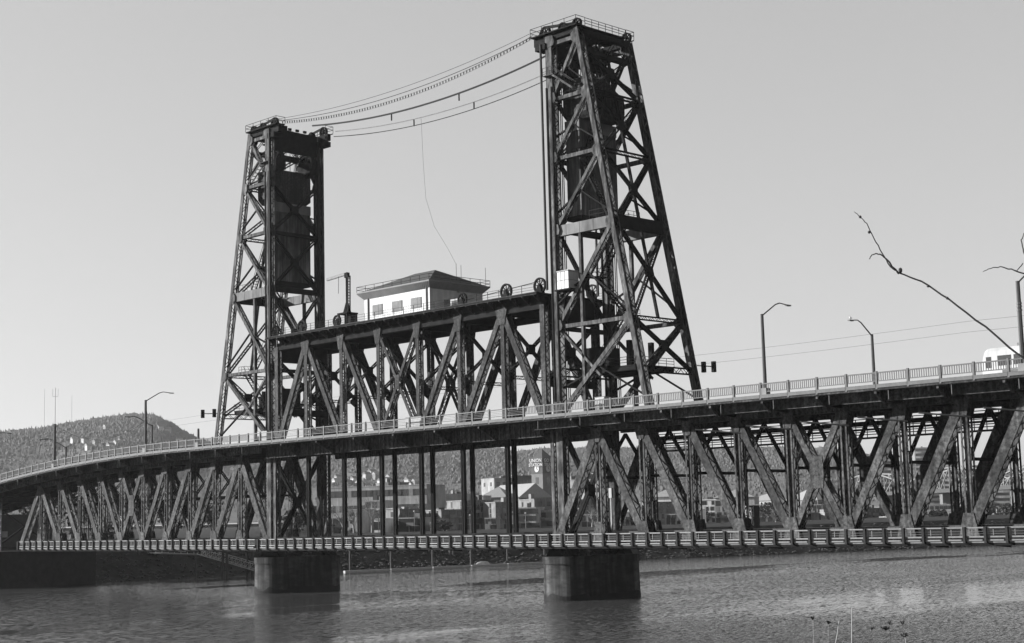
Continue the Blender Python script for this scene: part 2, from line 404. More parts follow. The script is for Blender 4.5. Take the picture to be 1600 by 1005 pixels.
def xbrace(root, p00, p01, p10, p11, wd, d, n, m='steel_tower', name='cross_brace'):   # p00/p01 bottom, p10/p11 top
    for a, b in ((p00, p11), (p01, p10)):
        q = MB(); q.laced(a, b, d, wd, (Vector(b)-Vector(a)).cross(Vector(n)), .05, .12, pitch=1.2); q.build(name, m, root)
    c = (Vector(p00)+Vector(p11)+Vector(p01)+Vector(p10))/4
    u = (Vector(p01)-Vector(p00)).normalized(); nn = Vector(n).normalized(); v = u.cross(nn)
    for sg in (-1, 1): MB().obox(c+nn*sg*(d/2+.03), u*.7, v*.7, nn*.02).build('centre_plate', m, root)

# ------------------------------------------------------------------ deck levels
def fb(X):      # underside of the upper deck's edge
    return 15.45 if X > -20 else 15.45-.00074*(X+20)**2
def lowz(X): return max(0, -X)*.004
ER = [65.06+7.682*k for k in range(12)]        # panel points, east truss span
WR = [-1.57-7.682*k for k in range(12)]        # panel points, west truss span
LP = [1.2]+[9.19*i for i in range(1, 7)]+[63.1]

def truss_span(root, XP, Y, flipped):
    d = 1.05
    zt = [fb(x)-1.5 for x in XP]
    lw = [lowz(x) for x in XP]
    def B(k): return V(XP[k], Y, -.4+lw[k])
    def T(k): return V(XP[k], Y, zt[k])
    for k in range(11):
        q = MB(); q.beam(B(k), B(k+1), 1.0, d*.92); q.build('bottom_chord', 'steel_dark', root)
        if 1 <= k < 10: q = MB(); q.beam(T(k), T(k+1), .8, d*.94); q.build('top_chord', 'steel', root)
    for k in range(1, 11):
        q = MB(); q.laced(B(k), T(k), .92, d*1.05, front=True, pitch=1.15); q.build('vertical_post', 'steel', root)
        gusset(root, 'steel', T(k)-V(0, 0, .6), 2.4, 2.5, d*1.22+.1, top=1, bot=.42); gusset(root, 'steel', B(k)+V(0, 0, .75), 2.2, 2.5, d*1.22+.1, top=.55, bot=1.1)
    dg = [(B(0), T(1), 1.35), (B(11), T(10), 1.35)]
    for k in range(1, 5): dg.append((T(k), B(k+1), 1.3 if k < 4 else 1.1))
    for k in range(6, 10): dg.append((B(k), T(k+1), 1.3 if k > 6 else 1.1))
    dg += [(T(5), B(6), .95), (B(5), T(6), .95)]
    for a, b, wd in dg:
        q = MB(); q.laced(a, b, wd*.84, d*1.22, pitch=1.1); q.build('diagonal', 'steel', root)
    c = (T(5)+B(6)+T(6)+B(5))/4
    for sg in (-1, 1):
        y = Y+sg*(d*.61+.05); MB().prism([(c.x-.8, y-.02, c.z+1.9), (c.x+.8, y-.02, c.z+1.9), (c.x+.95, y-.02, c.z+.5), (c.x+.95, y-.02, c.z-.5), (c.x+.8, y-.02, c.z-1.9), (c.x-.8, y-.02, c.z-1.9), (c.x-.95, y-.02, c.z-.5), (c.x-.95, y-.02, c.z+.5)], (0, .04, 0)).build('centre_plate', 'steel', root)
def span_between(root, XP):     # bracing and lower floor between the near and far truss
    for k in range(1, 11):
        z0 = lowz(XP[k]); zt = fb(XP[k])-2.2; zm = (zt+6)/2 if zt > 9 else zt-1.5
        q = MB(); q.beam((XP[k], .5, 7.4 if zt > 11 else zt*.55), (XP[k], TW-.5, 7.4 if zt > 11 else zt*.55), .35, .35); q.build('sway_strut', 'steel_dark', root)
        lo = 7.6 if zt > 11 else zt*.58
        for a, b in (((XP[k], .4, lo), (XP[k], TW/2, zt)), ((XP[k], TW-.4, lo), (XP[k], TW/2, zt))):
            q = MB(); q.laced(a, b, .3, .42, (Vector(b)-Vector(a)).cross(V(1, 0, 0)), .05, .1, pitch=1.2); q.build('sway_brace', 'steel_dark', root)
        q = MB(); q.box(XP[k]-.3, XP[k]+.3, .6, TW-.6, z0-1.0, z0+.1); q.build('floor_beam', 'steel_dark', root)
    z0 = min(lowz(x) for x in XP)
    for y in (2.6, 4.4, 6.0, 7.8):
        q = MB(); q.beam((XP[0], y, lowz(XP[0])-.2), (XP[11], y, lowz(XP[11])-.2), .3, .5, (0, 0, 1)); q.build('track_stringer', 'steel_dark', root)
    q = MB(); q.beam((XP[0], TW/2, lowz(XP[0])+.16), (XP[11], TW/2, lowz(XP[11])+.16), 7.5, .18, (0, 0, 1)); q.build('track_bed', 'wood_pile', root)
east_span = thing('truss_span', 'dark steel truss span nearest the white train, with one X panel in its middle', 'truss span', (ER[0], 5, 0), 'fixed truss spans of the bridge')
west_span = thing('truss_span', 'dark steel truss span running under the sinking roadway to the far shore pier', 'truss span', (WR[0], 5, 0), 'fixed truss spans of the bridge')
for root, XP, fl in ((east_span, ER, 0), (west_span, WR, 1)):
    truss_span(root, XP, 0, fl); truss_span(root, XP, TW, fl); span_between(root, XP)

# ------------------------------------------------------------------ lift span
lift = thing('lift_span', 'raised-type steel truss lift span hanging between the two towers', 'lift span', (LP[0], 5, 15))
ZC, ZB = 31.7, 16.0
def ltruss(Y):
    d = .95
    for k in range(7):
        q = MB(); q.beam((LP[k], Y, ZC), (LP[k+1], Y, ZC), 1.1, d*.8, (0, 1, 0)); q.build('top_chord', 'steel_dark', lift)  # darker steel stands in for the walkway's shade on this chord
        q = MB(); q.beam((LP[k], Y, ZB-1.3), (LP[k+1], Y, ZB-1.3), 1.3, d*.9, (0, 1, 0)); q.build('bottom_chord', 'steel_dark', lift)
    for k in range(8):
        wd = 1.0 if k in (0, 7) else .85
        q = MB(); q.laced((LP[k], Y, ZB-1.3), (LP[k], Y, ZC), wd*.85, d*1.05, pitch=1.1); q.build('vertical_post', 'steel_lift', lift)
    for k in range(1, 7):
        gusset(lift, 'steel_lift', (LP[k], Y, ZC-.7), 2.5 if k in (1, 6) else 1.9, 2.6, d*1.1+.08, top=1, bot=.5)
    def D(a, b, wd): q = MB(); q.laced(a, b, wd*.82, d*1.1, pitch=1.1); q.build('diagonal', 'steel_lift', lift)
    T = lambda k: V(LP[k], Y, ZC); Bq = lambda k: V(LP[k], Y, ZB-1.0)
    D(Bq(0), T(1), 1.15); D(T(1), Bq(2), 1.0); D(T(2), Bq(3), .95); D(T(3), Bq(4), .6); D(Bq(3), T(4), .6)
    D(T(5), Bq(4), .95); D(T(6), Bq(5), 1.0); D(T(6), Bq(7), 1.15)
    c = (T(3)+Bq(4))/2
    for sg in (-1, 1): MB().obox(c+V(0, sg*(d*.55+.05), 0), V(.5, 0, 0), V(0, .02, 0), V(0, 0, 1.1)).build('centre_plate', 'steel_lift', lift)
ltruss(0); ltruss(TW)
for k in range(1, 7):
    q = MB(); q.beam((LP[k], .4, ZC-.2), (LP[k], TW-.4, ZC-.2), .5, 1.1, (0, 0, 1)); q.build('top_strut', 'steel_dark', lift)
    q = MB(); q.laced((LP[k], .4, 22.3), (LP[k], TW-.4, 22.3), .4, .5, (0, 0, 1), .04); q.build('sway_strut', 'steel_dark', lift)
    xbrace(lift, (LP[k], .4, 22.6), (LP[k], TW-.4, 22.6), (LP[k], .4, 30.4), (LP[k], TW-.4, 30.4), .45, .45, (1, 0, 0), 'steel_dark', 'sway_brace')
    for sg, y in ((1, .35), (-1, TW-.35)):
        q = MB(); q.prism([(LP[k]-.05, y, 23.4), (LP[k]-.05, y, 21.2), (LP[k]-.05, y+sg*1.3, 22.1), (LP[k]-.05, y+sg*1.3, 22.6)], (.1, 0, 0))
        q.build('knee_plate', 'steel_dark', lift)
    if k < 6:
        for a, b in ((0.4, TW-.4), (TW-.4, .4)):
            q = MB(); q.beam((LP[k], a, ZC+.3), (LP[k+1], b, ZC+.3), .4, .3, (0, 0, 1)); q.build('lateral_brace', 'steel_dark', lift)
for k in (0, 7):      # deep end portals carrying the lift ropes
    q = MB(); q.box(LP[k]-.35, LP[k]+.35, .5, TW-.5, 29.2, 32.9); q.build('end_girder', 'steel_dark', lift)
    xbrace(lift, (LP[k], .5, 21.5), (LP[k], TW-.5, 21.5), (LP[k], .5, 29), (LP[k], TW-.5, 29), .5, .5, (1, 0, 0), 'steel_dark', 'portal_brace')
    q = MB(); q.box(LP[k]-.3, LP[k]+.3, .5, TW-.5, 20.3, 21.4); q.build('portal_strut', 'steel_dark', lift)
# walkway and machinery floor on the top chord
ZW = 33.25
q = MB(); q.box(LP[0]-.8, LP[7]+.6, -2.1, TW+2.1, ZW-.22, ZW); q.build('top_walkway', 'steel_dark', lift)
for side, y0, y1 in ((0, -2.05, -.5), (1, TW+2.05, TW+.5)):
    for i in range(28):
        x = LP[0]+(LP[7]-LP[0])*i/27; q = MB()
        q.prism([(x-.06, y0, ZW-.24), (x-.06, y0, ZW-.5), (x-.06, y1, ZW-1.5), (x-.06, y1, ZW-.24)], (.12, 0, 0)); q.build('walkway_bracket', 'steel_lift', lift)
for yy in (-2.0, TW+2.0):
    for i in range(27):
        x0 = LP[0]+(LP[7]-LP[0])*i/27; x1 = LP[0]+(LP[7]-LP[0])*(i+1)/27; q = MB(); q.tube([(x0, yy, ZW), (x0, yy, ZW+1.15)], .045, 5)
        for h in (1.15, .75, .38): q.tube([(x0, yy, ZW+h), (x1, yy, ZW+h)], .025, 5)
        q.build('railing_panel', 'rail_dark', lift)
    q = MB(); q.box(LP[0]-.8, LP[7]+.6, yy-.06, yy+.06, ZW-.3, ZW+.08); q.build('kick_plate', 'steel_lift', lift)
for x in (.6, 8.0, 17.2, 46.7, 55.9, 62.6):
    big = x in (55.9, 62.6, 8.0)
    for y in (-.2, TW+.2):
        q = MB(); wheel(q, (x, y, ZW+1.15), (0, 1, 0), 1.15 if big else .95, .3, 9); o = q.build('rope_sheave', 'steel_dark', lift)
        for e in (-.28, .28): MB().prism([(x-.7, y+e-.04, ZW), (x+.7, y+e-.04, ZW), (x+.15, y+e-.04, ZW+1.3), (x-.15, y+e-.04, ZW+1.3)], (0, .08, 0)).build('bearing_frame', 'steel_dark', o)
for y in (.5, TW-.5):
    q = MB(); q.tube([(LP[0], y, ZW+.55), (22, y, ZW+.6)], .06, 5); q.build('haul_rope', 'wire_black', lift)
    q = MB(); q.tube([(39, y, ZW+.6), (63, y, ZW+2.0)], .06, 5); q.build('haul_rope', 'wire_black', lift)

# machine house on the lift span
HX0, HX1, HY0, HY1, HZ0, HZ1 = 22.7, 38.2, 1.0, 12.0, ZW+.02, 37.35
house = thing('machine_house', 'white ribbed machine house with hipped roof on top of the lift span', 'building', (30.5, 5.3, ZW))
q = MB(); q.box(HX0, HX1, HY0, HY1, HZ0, HZ1)
x = HX0
while x < HX1: q.box(x, x+.07, HY0-.022, HY0, HZ0, HZ1-.02); q.box(x, x+.07, HY1, HY1+.05, HZ0, HZ1-.02); x += .42
y = HY0
while y < HY1: q.box(HX1, HX1+.022, y, y+.07, HZ0, HZ1-.02); q.box(HX0-.05, HX0, y, y+.07, HZ0, HZ1-.02); y += .42
q.build('wall', 'white_paint', house)
ov = .85; ex0, ex1, ey0, ey1 = HX0-ov, HX1+ov, HY0-ov, HY1+ov; ez = 38.15
q = MB(); a = [(HX0, HY0, HZ1-.12), (HX1, HY0, HZ1-.12), (HX1, HY1, HZ1-.12), (HX0, HY1, HZ1-.12)]; b = [(ex0, ey0, ez), (ex1, ey0, ez), (ex1, ey1, ez), (ex0, ey1, ez)]
q.add(a+b, [(i, (i+1) % 4, 4+(i+1) % 4, 4+i) for i in range(4)])
for (p0, p1, r0, r1) in ((a[0], a[1], b[0], b[1]), (a[1], a[2], b[1], b[2])):
    k = 40
    for i in range(k):
        f = i/k; s0 = Vector(p0).lerp(Vector(p1), f); s1 = Vector(r0).lerp(Vector(r1), f); q.beam(s0, s1, .1, .08, (0, 0, 1))
q.build('soffit', 'white_dull', house)
q = MB(); q.box(ex0, ex1, ey0-.04, ey0+.04, ez, ez+.22); q.box(ex0, ex1, ey1-.04, ey1+.04, ez, ez+.22); q.box(ex0-.04, ex0+.04, ey0+.045, ey1-.045, ez, ez+.22); q.box(ex1-.04, ex1+.04, ey0+.045, ey1-.045, ez, ez+.22)
q.build('gutter', 'grey_light', house)
rz = 41.15; r0, r1, ym = 28.6, 33.4, (HY0+HY1)/2; e = ez+.12
q = MB(); q.add([(ex0, ey0, e), (ex1, ey0, e), (ex1, ey1, e), (ex0, ey1, e), (r0, ym, rz), (r1, ym, rz)], [(0, 1, 5, 4), (1, 2, 5), (2, 3, 4, 5), (3, 0, 4), (3, 2, 1, 0)]); q.build('roof', 'roof_dark', house)
q = MB(); rail_mesh(q, [(ex0, ey0, e), (ex1, ey0, e), (ex1, ey1, e), (ex0, ey1, e), (ex0, ey0, e)], 1.0, 2.2, .04); q.build('roof_railing', 'rail_dark', house)
for x0 in (24.7, 29.4, 33.9):
    q = MB(); q.box(x0, x0+2.4, HY0-.08, HY0-.051, 34.5, 36.15); f_ = q.build('window', 'grey_light', house)
    q = MB(); q.box(x0+.1, x0+1.5, HY0-.1, HY0-.082, 34.6, 36.05); q.box(x0+1.6, x0+2.3, HY0-.1, HY0-.082, 34.6, 36.05); q.build('window_pane', 'pane_grey', f_)
for x0 in (HX0+.9, HX1-.75):
    q = MB(); q.box(x0, x0+.16, HY0-.2, HY0-.055, HZ0, HZ1+.1); q.build('downpipe', 'grey_mid', house)
q = MB(); q.box(HX1-.14, HX1+.08, HY0-.1, HY0+.1, HZ0, HZ1); q.build('corner_trim', 'white_paint', house)
q = MB(); q.box(HX1+.06, HX1+.9, 4.0, 5.0, 34.3, 35.6); q.build('air_conditioner', 'grey_light', house)
q = MB(); q.box(HX1+.06, HX1+.9, 5.4, 6.5, 34.2, 35.5); q.build('air_conditioner', 'grey_light', house)
q = MB(); q.box(HX1+.06, HX1+.12, 6.6, 7.0, 37.0, 37.6); q.build('floodlight', 'grey_light', house)
for (x, y, z1) in ((HX1-.5, 7.0, 41.6), (HX1+.2, ey1-.3, 41.4), (HX1-2, 9.4, 41.8)):
    q = MB(); q.tube([(x, y, e), (x, y, z1)], .035, 5); q.build('roof_aerial', 'rail_dark', house)
# jib crane
cr = thing('jib_crane', 'dark jib crane on a booth beside the white machine house', 'crane', (16.8, 2.2, ZW))
q = MB(); q.box(15.7, 18.0, 1.2, 3.3, ZW, ZW+.25)
for x in (15.8, 17.9):
    for y in (1.3, 3.2): q.box(x-.12, x+.12, y-.12, y+.12, ZW+.25, ZW+2.4)
q.box(15.6, 18.1, 1.1, 3.4, ZW+2.4, ZW+2.65); q.box(16.3, 17.9, 2.0, 3.2, ZW+.25, ZW+2.3); q.build('booth', 'steel_dark', cr)
q = MB(); q.tube([(16.8, 2.2, ZW+2.65), (16.8, 2.2, ZW+4.4)], .7, 8, .22); q.tube([(16.8, 2.2, ZW+4.4), (16.8, 2.2, ZW+8.9)], .2, 8, .2); q.box(16.5, 17.3, 1.9, 2.4, ZW+8.4, ZW+9.2); q.build('mast', 'steel_dark', cr)
q = MB(); q.beam((16.9, 2.2, ZW+9.1), (12.4, 1.6, ZW+8.6), .35, .45, (0, 0, 1)); q.build('jib', 'cable_pale', cr)
q = MB(); q.tube([(15.2, 1.8, ZW+8.8), (15.1, 1.8, ZW+6.0)], .04, 5); q.build('hoist_cable', 'wire_black', cr)
q = MB(); stair_mesh(q, (17.5, 2.0, ZW+2.7), (17.6, 2.0, ZW+8.6), .45, False); q.build('ladder', 'steel_dark', cr)
bx_ = thing('equipment_cabinet', 'pale boxy cabinet low beside the east wall of the machine house', 'cabinet', (43.5, 1.5, ZW))
q = MB(); q.box(43, 45.2, .8, 2.2, ZW+.02, ZW+1.6); q.build('cabinet_body', 'white_dull', bx_)
q = MB(); q.box(43.3, 44.9, .76, .795, ZW+.3, ZW+1.35); q.build('cabinet_door', 'grey_dark', bx_)

# ------------------------------------------------------------------ lower lift deck with its hangers
low = thing('lower_lift_deck', 'low railway deck between the piers hung on slim black rods', 'bridge deck', (LP[0], 5, 0))
for k in range(1, 7):
    for y in (0, TW):
        q = MB(); 
        for e in (-.2, .2): q.beam((LP[k]+e, y, -.4), (LP[k]+e, y, 15.2), .26, .5)
        q.beam((LP[k], y, -.4), (LP[k], y, 15.2), .16, .2); q.build('hanger', 'steel_black', low)
for y in (0, TW):
    q = MB(); q.box(LP[0], LP[7], y-.45, y+.45, -.75, .3); q.build('edge_girder', 'steel_dark', low)
for k in range(8):
    q = MB(); q.box(LP[k]-.3, LP[k]+.3, .5, TW-.5, -1.0, -.1); q.build('floor_beam', 'steel_dark', low)
q = MB(); q.box(LP[0], LP[7], 1.5, 9, 0.0, .2); q.build('track_bed', 'wood_pile', low)

# ------------------------------------------------------------------ upper roadway decks
def panel_src(kind, wd):
    q = MB()
    if kind == 'low':       # walkway beside the railway
        q.box(-.09, .09, -.1, .1, -1.4, .14)
        q.box(.09, wd-.09, -.06, .06, -.02, .12); q.box(.09, wd-.09, -.05, .05, -.98, -.82); q.box(.2, wd-.45, -.07, .07, -1.32, -1.17); q.box(wd*.32, wd*.32+.07, -.03, .03, -.76, -.12)
        for h in (-.6, -.35): q.box(.09, wd-.09, -.015, .015, h, h+.025)
        return q
    q.box(-.12, .12, -.13, .13, -.12, 1.86)
    q.box(.12, wd-.12, -.07, .07, 1.62, 1.76); q.box(.12, wd-.12, -.05, .05, .72, .82)
    q.box(.1, wd-.1, -.16, .3, .02, .42)
    if kind == 'bal':
        k = int(wd/.27)
        for i in range(1, k): x = wd*i/k; q.box(x-.035, x+.035, -.035, .035, .82, 1.62)
    elif kind == 'wire':
        for h in (.98, 1.18, 1.4): q.box(.12, wd-.12, -.02, .02, h, h+.045)
    else:
        k = int(wd/.16)
        for i in range(1, k): x = wd*i/k; q.box(x-.04, x+.04, -.03, .03, .82, 1.62)
    return q
def roadway(root, X0, X1, kind, step, m_rail, fo, beam_x, girder_deep):
    n = max(1, int((X1-X0)/8)); xs = [X0+(X1-X0)*i/n for i in range(n+1)]
    def strip(nm, y0, y1, dz0, dz1, m):
        q = MB()
        for a, b in zip(xs, xs[1:]):
            va = [(a, y0, fb(a)+dz0), (a, y1, fb(a)+dz0), (a, y1, fb(a)+dz1), (a, y0, fb(a)+dz1)]; vb = [(b, y0, fb(b)+dz0), (b, y1, fb(b)+dz0), (b, y1, fb(b)+dz1), (b, y0, fb(b)+dz1)]
            q.add(va+vb, [(0, 4, 5, 1), (1, 5, 6, 2), (2, 6, 7, 3), (3, 7, 4, 0)])
        q.add([(X0, y0, fb(X0)+dz0), (X0, y1, fb(X0)+dz0), (X0, y1, fb(X0)+dz1), (X0, y0, fb(X0)+dz1)], [(0, 1, 2, 3)]); q.add([(X1, y0, fb(X1)+dz0), (X1, y1, fb(X1)+dz0), (X1, y1, fb(X1)+dz1), (X1, y0, fb(X1)+dz1)], [(3, 2, 1, 0)])
        return q.build(nm, m, root)
    strip('sidewalk', YS+.05, YS+2.6, -.02, .34, 'concrete'); strip('sidewalk', YN-2.6, YN-.05, -.02, .34, 'concrete')
    strip('road_surface', YS+2.6, YN-2.6, -.1, .2, 'asphalt')
    strip('edge_beam', YS-.06, YS+.05, -.24, .02, 'steel_lift'); strip('edge_beam', YN-.05, YN+.06, -.32, .06, 'grey_light')
    dz = -2.2 if girder_deep else -1.35
    strip('fascia_girder', YS+fo, YS+fo+.25, dz, -.03, 'steel'); strip('fascia_girder', YN-fo-.25, YN-fo, dz, -.03, 'steel')
    for y in (2.2, 4.4, 6.2, 8.2, 12.2): strip('stringer', y-.2, y+.2, -1.2, -.1, 'steel_dark')
    for i, x in enumerate(beam_x):
        z = fb(x)
        q = MB(); q.prism([(x-.2, YS+fo+.3, z-.35), (x-.2, -.1, z-.35), (x-.2, -.1, z-1.6), (x-.2, YS+fo+.3, z-(1.8 if girder_deep else 1.3))], (.4, 0, 0)); q.prism([(x-.2, .1, z-.35), (x-.2, TW-.1, z-.35), (x-.2, TW-.1, z-1.5), (x-.2, .1, z-1.5)], (.4, 0, 0))
        q.prism([(x-.2, TW+.1, z-.35), (x-.2, YN-fo-.3, z-.35), (x-.2, YN-fo-.3, z-1.6), (x-.2, TW+.1, z-1.9)], (.4, 0, 0)); q.build('floor_beam', 'steel_dark', root)
        q = MB(); q.prism([(x-.15, YS+.06, z-.34), (x-.15, YS+fo-.05, z-.34), (x-.15, YS+fo-.05, z-(2.3 if girder_deep else 1.6)), (x-.15, YS+.06, z-.6)], (.3, 0, 0)); q.build('sidewalk_bracket', 'steel', root)
    if girder_deep:
        x = X0+.5
        while x < X1: MB().box(x-.05, x+.05, YS+fo-.14, YS+fo, fb(x)-2.1, fb(x)-.4).build('girder_stiffener', 'steel_tower', root); x += 1.0
    else:
        x = X0+2.5
        while x < X1:
            q = MB(); q.tube([(x, YS+.1, fb(x)-.32), (x, YS+.1, fb(x)-1.35)], .05, 5); q.build('drain_pipe', 'grey_mid', root); x += 7.682
    step = (X1-X0)/round((X1-X0)/step)
    src = None; x = X0
    while x+step <= X1+.2:
        for y in (YS, YN-.1):
            q = panel_src(kind, step) if src is None else None
            if src is None:
                src = q.build('railing_panel', m_rail, root, origin=(0, 0, 0)); WL[src] = WL[root]; o = src; o.location = V(x, y, fb(x))-WL[root]
            else: o = inst(src, root, (x, y, fb(x)))
            o.rotation_euler.y = -math.atan2(fb(x+step)-fb(x), step)
        x += step
deckE = thing('roadway_deck', 'upper roadway deck with barred railing climbing toward the white train', 'bridge deck', (66, 5, 15.4), 'upper roadway decks')
roadway(deckE, 64.2, 178, 'bal', 3.95, 'rail_paint', 1.9, ER[1:]+[158, 168], False)
deckL = thing('roadway_deck', 'upper roadway deck with wire railing and ribbed girder, spanning the gap between the towers', 'bridge deck', (1, 5, 15.4), 'upper roadway decks')
roadway(deckL, .4, 64.18, 'wire', 3.34, 'rail_paint', 3.5, LP[1:7], True)
deckW = thing('roadway_deck', 'upper roadway deck bending downhill toward the wooded hill', 'bridge deck', (-1, 5, 15.4), 'upper roadway decks')
roadway(deckW, -150, .38, 'bal', 2.6, 'rail_paint', 2.4, WR[1:]+[-95, -104, -113, -122, -131, -140], False)
# light bracing pipes and service catwalk under the decks
for (root, XP) in ((deckE, ER),):
    for k in range(4, 10):
        x = XP[k]; q = MB(); q.tube([(x-2.8, YS+.6, fb(x)-3.0), (x+1.2, -1.2, fb(x)-3.6)], .09, 6); q.build('inspection_rail', 'grey_mid', root)
    q = MB(); q.box(XP[1], XP[10], 11.6, 12.5, 10.9, 11.1); rail_mesh(q, [(XP[1], 11.7, 11.1), (XP[10], 11.7, 11.1)], 2.2, 1.6, .06, 6); q.box(XP[1], XP[10], 11.55, 11.7, 11.9, 12.15); q.box(XP[1], XP[10], 12.3, 12.45, 12.5, 13.0); q.build('service_catwalk', 'steel_dark', root)

# ------------------------------------------------------------------ lower walkway
def walkway(root, X0, X1):
    st = 2.44; src = None; x = X0
    while x+st <= X1+.1:
        if src is None:
            src = panel_src('low', st).build('railing_panel', 'galvanised', root, origin=(0, 0, 0)); WL[src] = WL[root]; src.location = V(x, -4.0, lowz(x))-WL[root]
            q = MB(); q.box(-.14, .14, -.32, -.101, -1.4, .13); q.box(-.14, .14, -.32, .12, -1.55, -1.401)
            post = q.build('railing_post', 'rail_dark', root, origin=(0, 0, 0)); WL[post] = WL[root]; post.location = V(x, -4.0, lowz(x))-WL[root]
        else: inst(src, root, (x, -4.0, lowz(x))); inst(post, root, (x, -4.0, lowz(x)))
        x += st
    q = MB(); q.beam((X0, -2.45, lowz(X0)-1.45), (x, -2.45, lowz(x)-1.45), 2.9, .16, (0, 0, 1)); q.build('walkway_floor', 'concrete', root)
    q = MB(); q.beam((X0, -3.7, lowz(X0)-1.68), (x, -3.7, lowz(x)-1.68), .3, .28, (0, 0, 1)); q.build('walkway_beam', 'steel_black', root)
    xx = X0+1
    while xx < x:
        q = MB(); q.prism([(xx-.1, -3.5, lowz(xx)-1.63), (xx-.1, -.55, lowz(xx)-1.63), (xx-.1, -.55, lowz(xx)-2.1), (xx-.1, -3.5, lowz(xx)-1.9)], (.2, 0, 0)); q.build('walkway_bracket', 'steel_black', root); xx += 7.3
for nm, a, b in (('pale railed footway along the low deck under the white train', 64.4, 152), ('pale railed footway along the low deck between the two round piers', 1.0, 64.5), ('pale railed footway along the low deck beside the far shore pier', -80.5, 1.0)):
    walkway(thing('footway', nm, 'walkway', (a, -4, -1.6), 'railed footways along the low deck'), a, b)

